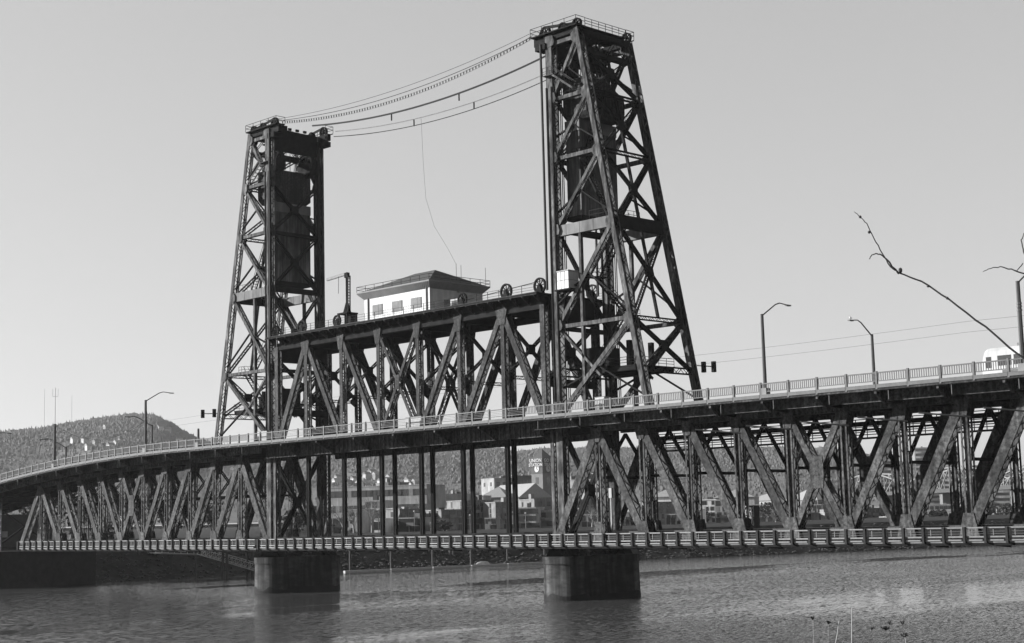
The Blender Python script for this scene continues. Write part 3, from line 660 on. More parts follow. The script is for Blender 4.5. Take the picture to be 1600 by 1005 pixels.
# ------------------------------------------------------------------ towers
LV = [16.2, 28.2, 41.5, 51.7, 60.2, 68.4]
def off(z): return 15.4-(z-18)*(15.4-5.2)/(69.5-18)
def tower(s, label):
    root = thing('lift_tower', label, 'tower', (MID+s*33.4, 5, -2.9), 'steel lift towers')
    XL = MID+s*33.4
    def XB(z): return XL+s*off(z)
    M1 = 'steel_tower'
    for Y in (0, TW):
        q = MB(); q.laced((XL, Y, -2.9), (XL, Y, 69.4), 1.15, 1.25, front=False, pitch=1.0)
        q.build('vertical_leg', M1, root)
        for xe in (-.5, .45): MB().box(XL+xe-.09, XL+xe+.09, Y-.77, Y-.63, 18, 62).build('guide_rail', 'steel_dark', root)
        q = MB(); q.laced((XL-s*1.5, Y, -2.9), (XL-s*1.5, Y, 15.0), .6, 1.1); q.build('guide_post', M1, root)
        q = MB(); q.laced((XB(13.5), Y, 13.5), (XB(69.4), Y, 69.4), .74, 1.2, pitch=1.25); q.build('raking_leg', M1, root)
        for i, z in enumerate(LV[1:], 1):
            q = MB(); hgt = 1.5 if i == 2 else .52 if i < 5 else .9
            q.beam((XL+s*.55, Y, z), (XB(z)-s*.4, Y, z), hgt, .7)
            if i == 2:
                for f in np.linspace(.2, .9, 4): q.box(XL+s*f*off(z)-.03, XL+s*f*off(z)+.03, Y-.38, Y-.352, z-.8, z+.8)
            q.build('plate_girder' if i == 2 else 'side_strut', 'concrete' if i == 2 else M1, root)
            for e in (-1, 1):
                xx = XB(z); MB().prism([(xx+s*.45, Y+e*.58, z-1.2), (xx+s*.15, Y+e*.58, z+1.2), (xx-s*.5, Y+e*.58, z+.8), (xx-s*1.1, Y+e*.58, z+.3), (xx-s*1.1, Y+e*.58, z-.5), (xx-s*.6, Y+e*.58, z-1.0)], (0, .04, 0)).build('gusset_plate', M1, root)
                MB().prism([(XL-s*.1, Y+e*.66, z-.7), (XL-s*.1, Y+e*.66, z+.9), (XL+s*.9, Y+e*.66, z+.9), (XL+s*1.2, Y+e*.66, z), (XL+s*1.0, Y+e*.66, z-.5)], (0, .04, 0)).build('gusset_plate', M1, root)
        for i in range(5):
            a = V(XL+s*.3, Y, LV[i]+.3); b = V(XB(LV[i+1])-s*.3, Y, LV[i+1]-.3)
            q = MB(); q.laced(a, b, .46 if i > 1 else .6, .8, pitch=1.2); q.build('side_diagonal', M1, root)
        xm = XL+s*off(LV[2])*.42
        q = MB(); q.beam((xm, Y, 16), (xm, Y, LV[2]-.8), .42, .5); q.build('sub_post', M1, root)
        q = MB(); q.laced((XL+s*.4, Y, 27.8), (XL+s*off(20)*.5, Y, 21.0), .35, .5); q.build('sub_diagonal', M1, root)
        for i in range(5):      # light secondary bracing
            zm = (LV[i]+LV[i+1])/2; xmid = (XL+XB(zm))/2
            q = MB(); q.beam((XL+s*.5, Y, zm-2.4 if i < 3 else zm-1), (xmid, Y, zm), .22, .3); q.build('sub_strut', 'steel_dark', root)
            q = MB(); q.beam((xmid, Y, zm), (XB(LV[i]+1.5)-s*.3, Y, LV[i]+1.5), .2, .28); q.build('sub_strut', 'steel_dark', root)
        # top longitudinal girder and head platform
        q = MB(); q.box(min(XL-s*3, XB(68)), max(XL-s*3, XB(68)), Y-.35, Y+.35, 68.5, 69.66); q.build('head_girder', 'steel_dark', root)
        yo = -.95 if Y == 0 else TW+.8
        q = MB(); q.box(min(XL-s*3.1, XB(68)+s*.25), max(XL-s*3.1, XB(68)+s*.25), min(yo, Y+.9), max(yo, Y+.9) if Y == 0 else yo, 69.68, 69.86); q.box(min(XL-s*2.3, XL-s*.4), max(XL-s*2.3, XL-s*.4), Y-.9, Y+.9, 67.6, 68.48); q.build('head_platform', 'steel_dark', root)
        q = MB(); ya, yb = yo, (Y+.9 if Y == 0 else Y-.9)
        rail_mesh(q, [(XB(68)+s*.25, yb, 69.86), (XB(68)+s*.25, ya, 69.86), (XL-s*3.1, ya, 69.86), (XL-s*3.1, yb, 69.86)], 1.15, 2.0, .045); q.build('head_railing', 'rail_dark', root)
        for xw, rr in ((XL-s*1.2, .95), (XL+s*2.2, .8), (XB(68)-s*.6, .8)):
            q = MB(); wheel(q, (xw, Y+.2, 69.6+rr*.75), (0, 1, 0), rr, .45, 8); q.build('deflector_sheave', 'steel_dark', root)
        q = MB(); q.beam((XL-s*1.2, Y+.2, 71.1), (XL+s*4, Y+.2, 70.4), .12, .4, (0, 0, 1)); q.build('cable_tray', 'steel_dark', root)
        q = MB(); q.tube([(XL-s*1.15, Y-.95, 68.4), (XL-s*1.15, Y-.95, 33.5)], .17, 6); q.build('lift_rope', 'wire_black', root)
        q = MB(); q.tube([(XL-s*1.6, Y-.6, 68.4), (XL-s*1.6, Y-.6, 33.5)], .10, 6); q.build('lift_rope', 'wire_black', root)
        # main sheaves
        ysv = 1.9 if Y == 0 else TW-1.9
        q = MB(); wheel(q, (XL+s*.9, ysv, 64.2), (0, 1, 0), 2.1, .9, 12, .2); sh = q.build('main_sheave', 'steel_dark', root)
        q = MB(); q.box(XL-s*.9, XL+s*2.7, ysv-.75, ysv-.55, 62.6, 64.6); q.box(XL-s*.9, XL+s*2.7, ysv+.55, ysv+.75, 62.6, 64.6); q.build('sheave_bearing', 'steel_dark', sh)
    q = MB(); xh = XB(68)+s*.2; xa_, xb_ = sorted((XB(68)-s*.9, xh)); q.box(xa_, xb_, .92, TW-.92, 69.68, 69.84); q.build('head_platform', 'steel_dark', root)
    q = MB(); rail_mesh(q, [(xh, .95, 69.84), (xh, TW-.95, 69.84)], 1.15, 1.5, .045, 2); q.build('head_railing', 'rail_dark', root)
    for (dx, y, sx, h) in ((1.2, 3.2, .8, 1.3), (2.6, 5.4, 1.0, .9), (3.4, 7.6, .7, 1.2)):
        q = MB(); q.box(XL+s*dx-sx, XL+s*dx+sx, y-.8, y+.8, 68.9, 69.4+h); q.build('head_machinery', 'steel_black', root)
    for Y in (0, TW):      # conduits on the legs
        for dx in (.95, 1.25): q = MB(); q.tube([(XL+s*dx, Y+.5, 16), (XL+s*dx, Y+.5, 62)], .07, 6); q.build('conduit', 'steel_dark', root)
    # transverse members on the raking face
    for i, z in enumerate(LV[1:], 1):
        q = MB(); x = XB(z); hgt = 1.8 if i == 2 else .6
        if i == 5: q.laced((x, .4, 67.6), (x, TW-.4, 67.6), .8, 3.4, (0, 0, 1), .3, .12, pitch=.7)
        elif i == 2: q.beam((x, .4, z), (x, TW-.4, z), .5, hgt, (0, 0, 1))
        else: q.laced((x, .4, z), (x, TW-.4, z), .5, .6, (0, 0, 1))
        q.build('cross_strut', 'steel_dark', root)
    for i in range(5):
        z0, z1 = LV[i]+(.3 if i else 5.2), LV[i+1]-.3
        if i == 4: z1 -= 1.6
        nf = V(off(z0)-off(z1), 0, 0); x0, x1 = XB(z0), XB(z1)
        sl_ = V(x1-x0, 0, z1-z0).normalized(); nn = sl_.cross(V(0, 1, 0))
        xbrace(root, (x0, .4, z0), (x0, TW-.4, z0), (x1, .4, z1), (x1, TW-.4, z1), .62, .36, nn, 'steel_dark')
        if i: q = MB(); q.laced((x0, TW/2, z0), (x1, TW/2, z1), .34, .34, (0, 1, 0), .04, .12); q.build('mid_post', 'steel_dark', root)
    q = MB(); q.laced((XB(21.3), .4, 21.3), (XB(21.3), TW-.4, 21.3), .6, .9, (0, 0, 1)); q.build('cross_strut', 'steel_dark', root)
    # transverse members on the upright face
    q = MB(); q.box(XL-.35, XL+.35, .6, TW-.6, 65.9, 69.6); q.build('head_crossbeam', 'steel_dark', root)
    for k in range(5):
        y = 2+(TW-4)*k/4; q = MB(); q.box(XL-s*.8-.15, XL-s*.8+.15, y-.3, y+.3, 69.6, 70.0); q.build('rope_guide', 'steel_dark', root)
    q = MB(); q.laced((XL+s*2.6, .5, 66.6), (XL+s*2.6, TW-.5, 66.6), .5, 1.6, (0, 0, 1)); q.build('sheave_beam', 'steel_dark', root)
    for z0, z1 in ((28.4, 41.0), (42.2, 51.4), (51.9, 60)):
        xbrace(root, (XL+s*.2, .5, z0), (XL+s*.2, TW-.5, z0), (XL+s*.2, .5, z1), (XL+s*.2, TW-.5, z1), .5, .5, (1, 0, 0), 'steel_dark', 'front_brace')
        q = MB(); q.beam((XL, .5, z0-.3), (XL, TW-.5, z0-.3), .5, .9 if z0 > 42 and z0 < 50 else .6, (0, 0, 1)); q.build('front_strut', 'steel_dark', root)
    q = MB(); q.laced((XL, .5, 22), (XL, TW-.5, 22), .6, 1.2, (0, 0, 1)); q.build('front_strut', 'steel_dark', root)
    xbrace(root, (XL, .5, -1.5), (XL, TW-.5, -1.5), (XL, .5, 13.5), (XL, TW-.5, 13.5), .6, .6, (1, 0, 0), 'steel_dark', 'front_brace')
    # stairs and landings
    fl = [(22.2, 28.6, 4.5, 10.5, 2.2), (28.6, 35, 10, 4, 3.4), (35, 42.4, 4, 9.0, 4.6), (42.4, 52, 8.2, 3, 2.2), (52, 60.6, 3, 6.5, 3.2)]
    for (z0, z1, a, b, y) in fl:
        q = MB(); stair_mesh(q, (XL+s*a, y, z0), (XL+s*b, y, z1), .9); q.build('stair_flight', 'steel_dark', root)
        q = MB(); x0, x1 = sorted((XL+s*b-.9, XL+s*b+.9)); q.box(x0, x1, y-.8, y+1.6, z1-.1, z1); rail_mesh(q, [(x0, y-.8, z1), (x1, y-.8, z1), (x1, y+1.6, z1)], 1.05, 1.2, .035); q.build('stair_landing', 'steel_dark', root)
    q = MB(); stair_mesh(q, (XL+s*1.0, -.75, 63.6), (XL+s*4.9, -.75, 60.8), .8); q.build('stair_flight', 'steel_tower', root)
    q = MB(); x0, x1 = sorted((XL-s*.6, XL+s*1.4)); q.box(x0, x1, -1.3, -.35, 63.5, 63.62); rail_mesh(q, [(x0, -1.25, 63.6), (x1, -1.25, 63.6)], 1.1, 1, .035); q.build('stair_landing', 'steel_tower', root)
    q = MB(); rail_mesh(q, [(XL+s*1, .3, 60.6), (XL+s*6, .3, 60.6)], 1.1, 1.0, .035); rail_mesh(q, [(XL+s*6, .3, 42.4), (XL+s*11, .3, 42.4)], 1.2, 1.2, .035); q.build('gallery_railing', 'rail_dark', root)
    # service platform low in the tower
    x0, x1 = sorted((XL+s*2.2, XL+s*12.5))
    q = MB(); q.box(x0, x1, 1.2, TW-1.2, 21.9, 22.1)
    for y in (1.4, 4, 6.4, TW-1.4): q.box(x0, x1, y-.15, y+.15, 21.4, 21.9)
    rail_mesh(q, [(x0, 1.2, 22.1), (x1, 1.2, 22.1), (x1, TW-1.2, 22.1)], 1.1, 1.5, .04, 2); q.build('service_platform', 'steel_dark', root)
    q = MB(); x0, x1 = sorted((XL+s*1.5, XL+s*4.6)); q.box(x0, x1, 3.2, 7.2, 22.1, 25.3); q.build('hoist_cabin', 'steel_black', root)
    for (dx, y, h) in ((6.2, 3, 3), (7.4, 6, 4), (9, 4.4, 2.4), (10.4, 7, 3.4)):
        q = MB(); q.box(XL+s*dx-.3, XL+s*dx+.3, y-.3, y+.3, 22.1, 22.1+h); q.build('machinery_box', 'steel_dark', root)
    return root
tE = tower(1, 'tall dark steel lift tower with a white cabin hung on it, by the barred railing')
tW = tower(-1, 'steel lift tower standing farther off, its raking leg beside the wooded hill')
def counterweights(s, where):
    XL = MID+s*33.4
    c = thing('counterweight', 'dark steel box counterweight just under the wheels of the '+where, 'counterweight', (XL+s*3, TW/2, 57.6), 'upper steel counterweights')
    q = MB(); xa, xb = XL+s*.85, XL+s*5.2
    q.prism([(xa, 1.2, 58.0), (xa, 1.2, 62.9), (xa, 5.0 if s > 0 else 8.4, 62.9), (xa, 9.2, 60.9 if s > 0 else 62.5), (xa, 9.2, 57.9), (xa, 8.2, 57.2), (xa, 2.0, 57.2)], (xb-xa, 0, 0)); q.build('plate_box', 'steel_lift', c)
    for y in np.linspace(1.3, TW-1.3, 7): MB().box(min(xb, xb+s*.08), max(xb, xb+s*.08), y-.06, y+.06, 58.6, 60.4).build('stiffener_rib', 'steel_dark', c)
    for k in range(5):
        y = 2+1.6*k; q = MB(); q.tube([(XL+s*3.5, y, 62.5), (XL+s*2.4, y*.5+TW/4, 66.5)], .06, 5); q.build('suspension_rope', 'wire_black', c)
    d = thing('counterweight', 'tall concrete block counterweight hanging below the steel box in the '+where, 'counterweight', (XL+s*2.2, TW/2, 43.6), 'lower concrete counterweights')
    x0, x1 = sorted((XL+s*.9, XL+s*3.5)); q = MB(); q.box(x0, x1, 1.5, 9.1, 43.6, 55.6); q.build('concrete_block', 'cw_concrete', d)
    q = MB(); q.box(x0-.08, x1+.08, 1.42, 9.18, 55.6, 57.2); q.build('cap_beam', 'concrete', d)
    q = MB(); q.box(x0-.06, x1+.06, 1.44, 9.16, 43.0, 43.6); q.build('base_frame', 'steel_dark', d)
    for y in (2.2, 3.4, 7.2, 8.4):
        q = MB(); q.tube([((x0+x1)/2, y, 57.2), ((x0+x1)/2, y, 62.6)], .07, 5); q.build('suspension_rope', 'wire_black', d)
counterweights(1, 'tower carrying the white box'); counterweights(-1, 'tower beside the wooded hill')
# white electrical cabin on the east tower
wb = thing('electrical_cabin', 'white panelled cabin bracketed to the tower leg above the rope wheel', 'cabin', (68.2, -.5, 33))
q = MB(); q.box(67.0, 69.1, -1.3, .75, 33.2, 35.6); q.build('cabin_body', 'white_paint', wb)
q = MB()
for x in (67.7, 68.4): q.box(x-.02, x+.02, -1.33, -1.301, 33.2, 35.6)
q.box(67.0, 69.1, -1.335, -1.302, 34.35, 34.4); q.box(69.101, 69.13, -1.3, .75, 34.35, 34.4); q.build('panel_seams', 'grey_mid', wb)
q = MB(); q.box(66.95, 69.2, -1.4, .8, 35.6, 35.72); q.build('cabin_roof', 'white_dull', wb)
q = MB(); q.box(66.5, 69.4, -1.4, .9, 33.0, 33.19); q.beam((66.5, -.6, 31.4), (69.2, -.6, 33.0), .2, .2); q.build('bracket_platform', 'steel_dark', wb)

# ------------------------------------------------------------------ piers
def pier(name, label, xc, r, y0, y1, z0, z1):
    root = thing(name, label, 'pier', (xc, (y0+y1)/2, z0), 'concrete river piers')
    def outline(rr, y0, y1):
        p = [(xc+rr*math.cos(math.pi+math.pi*i/24), y0+rr*math.sin(math.pi+math.pi*i/24)) for i in range(25)]
        return p+[(xc+rr*math.cos(math.pi*i/24), y1+rr*math.sin(math.pi*i/24)) for i in range(25)]
    def ringbody(nm, r0, za, r1_, zb, m):
        q = MB(); a = outline(r0, y0, y1); b = outline(r1_, y0, y1); n = len(a)
        q.add([(x, y, za) for x, y in a]+[(x, y, zb) for x, y in b], [(i, (i+1) % n, n+(i+1) % n, n+i) for i in range(n)]+[tuple(range(n, 2*n)), tuple(range(n))[::-1]]); return q.build(nm, m, root)
    ringbody('shaft', r+.12, z0, r-.1, z1-1.0, 'pier_concrete'); ringbody('coping', r+.05, z1-1.0, r+.05, z1, 'pier_concrete')
    for zj in (-7.2, -5.8): ringbody('form_joint', r+.06-.2*(zj-z0)/(z1-1-z0)+.02, zj, r+.06-.2*(zj-z0)/(z1-1-z0)+.02, zj+.1, 'grey_dark')
    q = MB(); a = outline(r+.15, y0, y1); n = len(a); jz = [WZ+.75+.22*math.sin(i*.9+xc)+rng.normal(0, .1) for i in range(n)]
    q.add([(x, y, z0) for x, y in a]+[(x, y, jz[i]) for i, (x, y) in enumerate(outline(r+.03, y0, y1))], [(i, (i+1) % n, n+(i+1) % n, n+i) for i in range(n)]); q.build('tide_band', 'wet_and_shaded_concrete', root)
    return root
pE = pier('river_pier', 'round nosed concrete pier under the tower with the white cabin', MID+33.4, 4.0, 1.3, 9.0, -14, -2.9)
pW = pier('river_pier', 'round nosed concrete pier beside the sloping gangway', MID-33.4, 4.0, 1.3, 9.0, -14, -2.9)
for xc, lb in ((MID+33.4, 'the pier under the white-cabin tower'), (MID-33.4, 'the pier beside the gangway')):
    wc = thing('weed_clump', 'dark ragged weeds growing on top of '+lb, 'weeds', (xc, 3, -2.9), 'weeds on the pier tops')
    q = MB()
    for k in range(26):
        cx, cy = xc+random.uniform(-3.4, 3.4), random.uniform(-1.2, 11); leaf_cloud(q, (cx, cy, -2.75+random.uniform(0, .5)), .7, .7, random.uniform(.25, .8), 22, .2)
    q.build('leaves', 'leaf', wc)
for s, root in ((1, pE), (-1, pW)):
    for y in (0, TW):
        q = MB(); x = MID+s*33; q.prism([(x-2.6, y-.8, -2.9), (x+2.6, y-.8, -2.9), (x+1.4, y-.8, -1.2), (x-1.4, y-.8, -1.2)], (0, 1.6, 0)); q.build('bearing_shoe', 'steel_black', root)
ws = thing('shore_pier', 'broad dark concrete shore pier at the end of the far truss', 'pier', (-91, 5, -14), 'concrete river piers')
q = MB(); q.box(-140, -84.6, -14, 15.5, -14, -2.0); q.build('shaft', 'wet_and_shaded_concrete', ws)  # shade put into the dark colour; block stretched so no sunlit face shows
q = MB(); q.box(-140.3, -84.3, -14.3, 15.8, -2.0, -1.5); q.build('coping', 'wet_and_shaded_concrete', ws)
mb = MB(); mb.box(-100, -93, -5.2, -3.9, -8, 1.6); ab = mb
wa = thing('approach_bent', 'lattice column bent carrying the roadway above the shore pier', 'bridge bent', (-96, 5, -1.5))
for y in (-.5, TW+.5):
    q = MB(); q.laced((-96, y, -1.5), (-96, y, fb(-96)-1.6), .9, .9, pitch=.8); q.build('column', 'steel', wa)
q = MB(); q.box(-96.4, -95.6, -1, TW+1, fb(-96)-2.6, fb(-96)-1.7); q.build('cap_girder', 'steel_dark', wa)
q = MB(); q.beam((-96, 0, 0), (-96, TW, 7), .3, .3, (1, 0, 0)); q.beam((-96, TW, 0), (-96, 0, 7), .3, .26, (1, 0, 0)); q.build('bracing', 'steel_dark', wa)
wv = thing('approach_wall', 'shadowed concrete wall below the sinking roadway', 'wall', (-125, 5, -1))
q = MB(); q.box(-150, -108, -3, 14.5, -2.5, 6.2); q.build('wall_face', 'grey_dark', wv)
q = MB(); q.box(-108, -107.95, 1.5, 4, 1.3, 2.6); q.box(-108, -107.95, 5, 7.5, 1.3, 2.6); q.build('window', 'white_dull', wv)

# ------------------------------------------------------------------ street lamps, poles, signals, wires
def lamp(name, label, X, Y, h, arm, side, group, r=.17):
    z = fb(X)+.34; root = thing(name, label, 'street lamp', (X, Y, z), group)
    q = MB(); q.box(X-.4, X+.4, Y-.4, Y+.4, z, z+.85); q.build('pedestal', 'grey_light', root)
    q = MB(); q.tube([(X, Y, z+.85), (X, Y, z+h)], r*1.15, 8, r*.9); q.build('pole', 'lamp_metal', root)
    if arm:
        a = [(X, Y, z+h-.2), (X, Y+side*arm*.55, z+h+1.35), (X, Y+side*arm*.72, z+h+1.6), (X, Y+side*arm, z+h+1.5)]
        q = MB(); q.tube(a, .09, 6, .06); q.build('arm', 'lamp_metal', root)
        q = MB(); q.obox((X, Y+side*(arm+.3), z+h+1.45), V(.16, 0, 0), V(0, .45, 0), V(0, 0, .08)); q.build('lamp_head', 'grey_light', root)
    return root
lamp('street_lamp', 'street lamp on the railing side just past the signals of the white-cabin tower', 103.9, YS+.3, 9.6, 5.0, 1, 'street lamps along the upper roadway', .2)
lamp('street_lamp', 'street lamp with a white gull sitting on its head', 105.5, YN-.5, 8.4, 4.3, -1, 'street lamps along the upper roadway', .2)
lamp('street_lamp', 'tall banded street lamp beside the white train', 136.3, YS+.3, 9.4, 5.0, 1, 'street lamps along the upper roadway', .24)
lamp('street_lamp', 'tall street lamp in front of the wooded hill with its arm over the road', -31.4, YS+.3, 9.4, 5.0, 1, 'street lamps along the upper roadway', .24)
lamp('street_lamp', 'shorter far-side street lamp just behind the tall lamp before the hill', -63, YN-.5, 8.7, 5.6, -1, 'street lamps along the upper roadway', .22)
lamp('street_lamp', 'far-side street lamp next to the bare mast low on the roadway', -97.7, YN-.5, 9.2, 5.6, -1, 'street lamps along the upper roadway', .22)
lamp('street_lamp', 'street lamp whose curved arm alone leans over the low end of the roadway', -92.5, YS+.3, 9.4, 4.6, 1, 'street lamps along the upper roadway', .2)
lamp('wire_mast', 'bare mast with a sagging wire at the low end of the roadway', -64.1, YS+.3, 8.5, 0, 1, None, .28)['category'] = 'mast'
lamp('marker_post', 'short stubby post on the railing near the far signals', -14.6, YS+.3, 3.2, 0, 1, None, .2)['category'] = 'post'
# bands on the tall lamp
for o in list(bpy.data.objects):
    if o.get('label', '').startswith('tall banded'):
        q = MB(); z = fb(136)+.34
        for h in (6.3, 6.7, 7.0): q.tube([(136.3, YS+.3, z+h), (136.3, YS+.3, z+h+.16)], .3, 8)
        q.build('pole_band', 'galvanised', o)
# gull on a lamp
gp = V(105.5, YN-.5-4.6, fb(105)+.34+8.4+1.55)
q = MB()
def ell(mb, c, rx, ry, rz, seg=10, rings=7):
    c = Vector(c); vs = []; fs = []
    for i in range(rings+1):
        a = math.pi*i/rings
        for k in range(seg):
            b = 2*math.pi*k/seg; vs.append(c+V(rx*math.sin(a)*math.cos(b), ry*math.sin(a)*math.sin(b), rz*math.cos(a)))
    for i in range(rings):
        for k in range(seg): fs.append((i*seg+k, i*seg+(k+1) % seg, (i+1)*seg+(k+1) % seg, (i+1)*seg+k))
    mb.add(vs, fs)
def loft(mb, secs, seg=10):      # closed body through elliptical sections: (centre, half-width across, half-height)
    vs = []; fs = []
    for c, a, b in secs:
        c = Vector(c)
        for k in range(seg): vs.append(c+V(a*math.cos(6.2832*k/seg), 0, b*math.sin(6.2832*k/seg)))
    n = len(secs)
    for i in range(n-1):
        for k in range(seg): fs.append((i*seg+k, i*seg+(k+1) % seg, (i+1)*seg+(k+1) % seg, (i+1)*seg+k))
    fs += [tuple(range(seg)), tuple((n-1)*seg+k for k in range(seg))[::-1]]; mb.add(vs, fs)
G = lambda y, z: gp+V(0, y, z)
loft(q, [(G(.36, .20), .015, .01), (G(.26, .2), .06, .03), (G(.12, .2), .10, .085), (G(-.04, .22), .115, .115), (G(-.14, .28), .09, .10), (G(-.19, .36), .055, .06), (G(-.2, .42), .055, .055), (G(-.25, .45), .05, .045), (G(-.29, .44), .02, .02), (G(-.35, .425), .006, .008)], 10)
gull = q.build('gull', 'bird_white', None, True, origin=gp); tag(gull, 'white gull sitting on the head of a street lamp', 'bird')
q = MB()
for e in (-.035, .035): q.tube([G(.0, .12)+V(e, 0, 0), G(-.02, .0)+V(e, 0, 0)], .009, 5)
q.build('leg', 'grey_mid', gull, origin=gp)
# traffic signals
def signals(root_lab, p0, p1, heads, z):
    root = thing('traffic_signal', root_lab, 'traffic light', p0, 'signals on tower arms')
    q = MB(); q.tube([p0, p1], .07, 6); q.build('arm', 'steel_dark', root)
    for h in heads:
        h = Vector(h); q = MB(); q.obox(h, V(.24, 0, 0), V(0, .24, 0), V(0, 0, .72)); hd = q.build('signal_head', 'steel_black', root)
        for i in (-1, 0, 1):
            q = MB(); q.tube([h+V(.2, -.2, .45*i+.12), h+V(.42, -.42, .45*i+.06)], .17, 8); q.build('visor', 'steel_black', hd)
signals('pair of black traffic lights on an arm in front of the wooded hill', (-16, 0, 21.8), (-21.6, 0, 22.2), [(-21.3, 0, 22.1), (-17.7, 0, 22.0)], 22)
signals('pair of black traffic lights beyond the foot of the white-cabin tower', (81.4, TW, 22.1), (84.4, TW, 21.7), [(82.5, TW, 21.8), (84.2, TW, 21.7)], 22)
# overhead line
def wire(name, label, pts, r, m='wire_black', sag=0, n=24, group=None):
    a, b = Vector(pts[0]), Vector(pts[-1])
    if len(pts) == 2: pts = [a.lerp(b, i/n)-V(0, 0, sag*4*(i/n)*(1-i/n)) for i in range(n+1)]
    q = MB(); q.tube(pts, r, 5); o = q.build(name, m, None, origin=a); return tag(o, label, 'cable', group)
for y, z, lb in ((4.2, 22.9, 'upper tram wire strung over the roadway to the white train'), (4.2, 21.7, 'lower tram wire strung over the roadway to the white train')):
    pts = []
    for i in range(61):
        x = -150+330*i/60; zz = z if x > -10 else z-(-10-x)*.016; pts.append((x, y, zz+(fb(x)-15.45)*.8-.25*math.sin(math.pi*(i % 10)/10)))
    wire('tram_wire', lb, pts, .014, group='tram wires over the roadway')
wire('sagging_wire', 'thick wire sagging from the bare mast to the tall street lamp', [(-64.1, YS+.3, fb(-64)+8.6), (-31.4, YS+.3, fb(-31)+6.0)], .06, sag=3.0)
# cables between the tower heads
cl = [('thin top cable from head platform to head platform', (-4.4+3.2, -.6, 70.9), (62.3, -.6, 70.6), .035, 1.9, 'wire_black'),
      ('second thin cable looping between the near head platforms', (2.2, -.5, 70.2), (62.6, -.5, 70.1), .05, 2.1, 'wire_black'),
      ('thick black cable crossing low between the tower heads', (2.5, 6.5, 70.4), (62.5, 6.5, 70.2), .15, 2.3, 'wire_black'),
      ('pale armoured cable crossing between the farther head platforms', (3.2, TW+.6, 70.0), (62.5, TW+.6, 69.9), .09, 2.2, 'cable_pale'),
      ('black cable slung just below the pale armoured cable', (3.2, TW+.2, 69.0), (62.5, TW+.2, 68.7), .07, 2.4, 'wire_black')]
for lb, a, b, r, sg, m in cl: wire('span_cable', lb, [a, b], r, m, sg, 40, 'cables between the tower heads')
# the ladder cable
lc = thing('ladder_cable', 'dotted ladder-like cable bridge looping between the near tower heads', 'cable', (2.2, -.2, 69.9), 'cables between the tower heads')
def lp(t, y, dz): p = V(2.4, y, 69.7).lerp(V(62.6, y, 70.0), t); return p-V(0, 0, 2.7*4*t*(1-t)-dz)
for y, dz in ((-.2, 0), (-.2, .42)):
    q = MB(); q.tube([lp(i/40, y, dz) for i in range(41)], .04, 5); q.build('strand', 'cable_pale', lc)
for i in range(1, 91): MB().beam(lp(i/91, -.2, 0), lp(i/91, -.2, .42), .08, .14).build('rung', 'rail_dark', lc)
for t, y, zz in ((.35, 6.5, 2.3), (.62, 6.5, 2.3), (.36, TW+.4, 2.25), (.6, TW+.4, 2.25)):
    p = V(2.5, y, 70.3 if y < 8 else 69.9).lerp(V(62.5, y, 70.1 if y < 8 else 69.8), t)-V(0, 0, zz*4*t*(1-t)); q = MB(); q.beam(p, p-V(0, 0, 1.1), .16, .16); o = q.build('cable_hanger', 'steel_black', None, origin=p)
    tag(o, 'short black hanger clamp on the %s cable between the towers, %s' % ('thick black' if y < 8 else 'pale armoured', 'beside the farther tower' if t < .5 else 'beside the white-cabin tower'), 'clamp', 'hanger clamps on the span cables')
p0 = V(26.0, TW+.3, 67.6); p1 = V(HX1-.5, 7.0, 41.5)
wire('drooping_wire', 'thin wire drooping from the span cables down to the machine house aerial', [p0, p0.lerp(p1, .2)-V(1.2, 0, 2.2), p0.lerp(p1, .45)-V(2.6, 0, 2.2), p0.lerp(p1, .7)-V(2.6, 0, .8), p0.lerp(p1, .9)-V(.9, 0, 0), p1], .02)

# ------------------------------------------------------------------ train and deck cabinets
TX0, TY, TZ = 128.1, 2.6, fb(128)+.2
tr = thing('light_rail_train', 'white light rail train entering the roadway beside the tall banded lamp', 'train', (TX0, TY, TZ))
q = MB(); L = 28
prof = [(0, .9), (0, 2.6), (.45, 3.35), (1.3, 3.62)]
def tsec(x, zb, zt, hw): return [(x, TY-hw, zb), (x, TY+hw, zb), (x, TY+hw, zt-.35), (x, TY+hw-.4, zt), (x, TY-hw+.4, zt), (x, TY-hw, zt-.35)]
secs = [tsec(TX0, TZ+.5, TZ+1.6, 1.22), tsec(TX0+.06, TZ+.4, TZ+2.4, 1.3), tsec(TX0+.35, TZ+.35, TZ+3.45, 1.33), tsec(TX0+.7, TZ+.35, TZ+3.65, 1.33), tsec(TX0+L, TZ+.35, TZ+3.65, 1.33)]
q.add([p for s_ in secs for p in s_], [(i*6+k, i*6+(k+1) % 6, (i+1)*6+(k+1) % 6, (i+1)*6+k) for i in range(4) for k in range(6)]+[(5, 4, 3, 2, 1, 0), tuple(24+k for k in range(6))]); q.build('body', 'white_paint', tr)
for x0, x1 in ((.35, .95),): q = MB(); q.box(TX0+x0+.2, TX0+x1+.2, TY-1.36, TY-1.325, TZ+1.5, TZ+2.7); q.build('cab_window', 'glass', tr)
for x0, x1 in ((1.9, 3.5), (3.8, 5.3), (7.2, 9), (9.4, 11.2), (13, 15), (16, 18)): q = MB(); q.box(TX0+x0, TX0+x1, TY-1.36, TY-1.332, TZ+1.65, TZ+2.75); q.build('window', 'glass', tr)
for x0 in (5.6, 11.5): q = MB(); q.box(TX0+x0, TX0+x0+1.3, TY-1.365, TY-1.332, TZ+.5, TZ+2.8); q.build('door', 'grey_dark', tr)
q = MB(); q.add([(TX0+.02, TY-.9, TZ+1.5), (TX0+.02, TY+.9, TZ+1.5), (TX0+.16, TY+.9, TZ+2.75), (TX0+.16, TY-.9, TZ+2.75)], [(0, 1, 2, 3)]); q.build('windscreen', 'glass', tr)
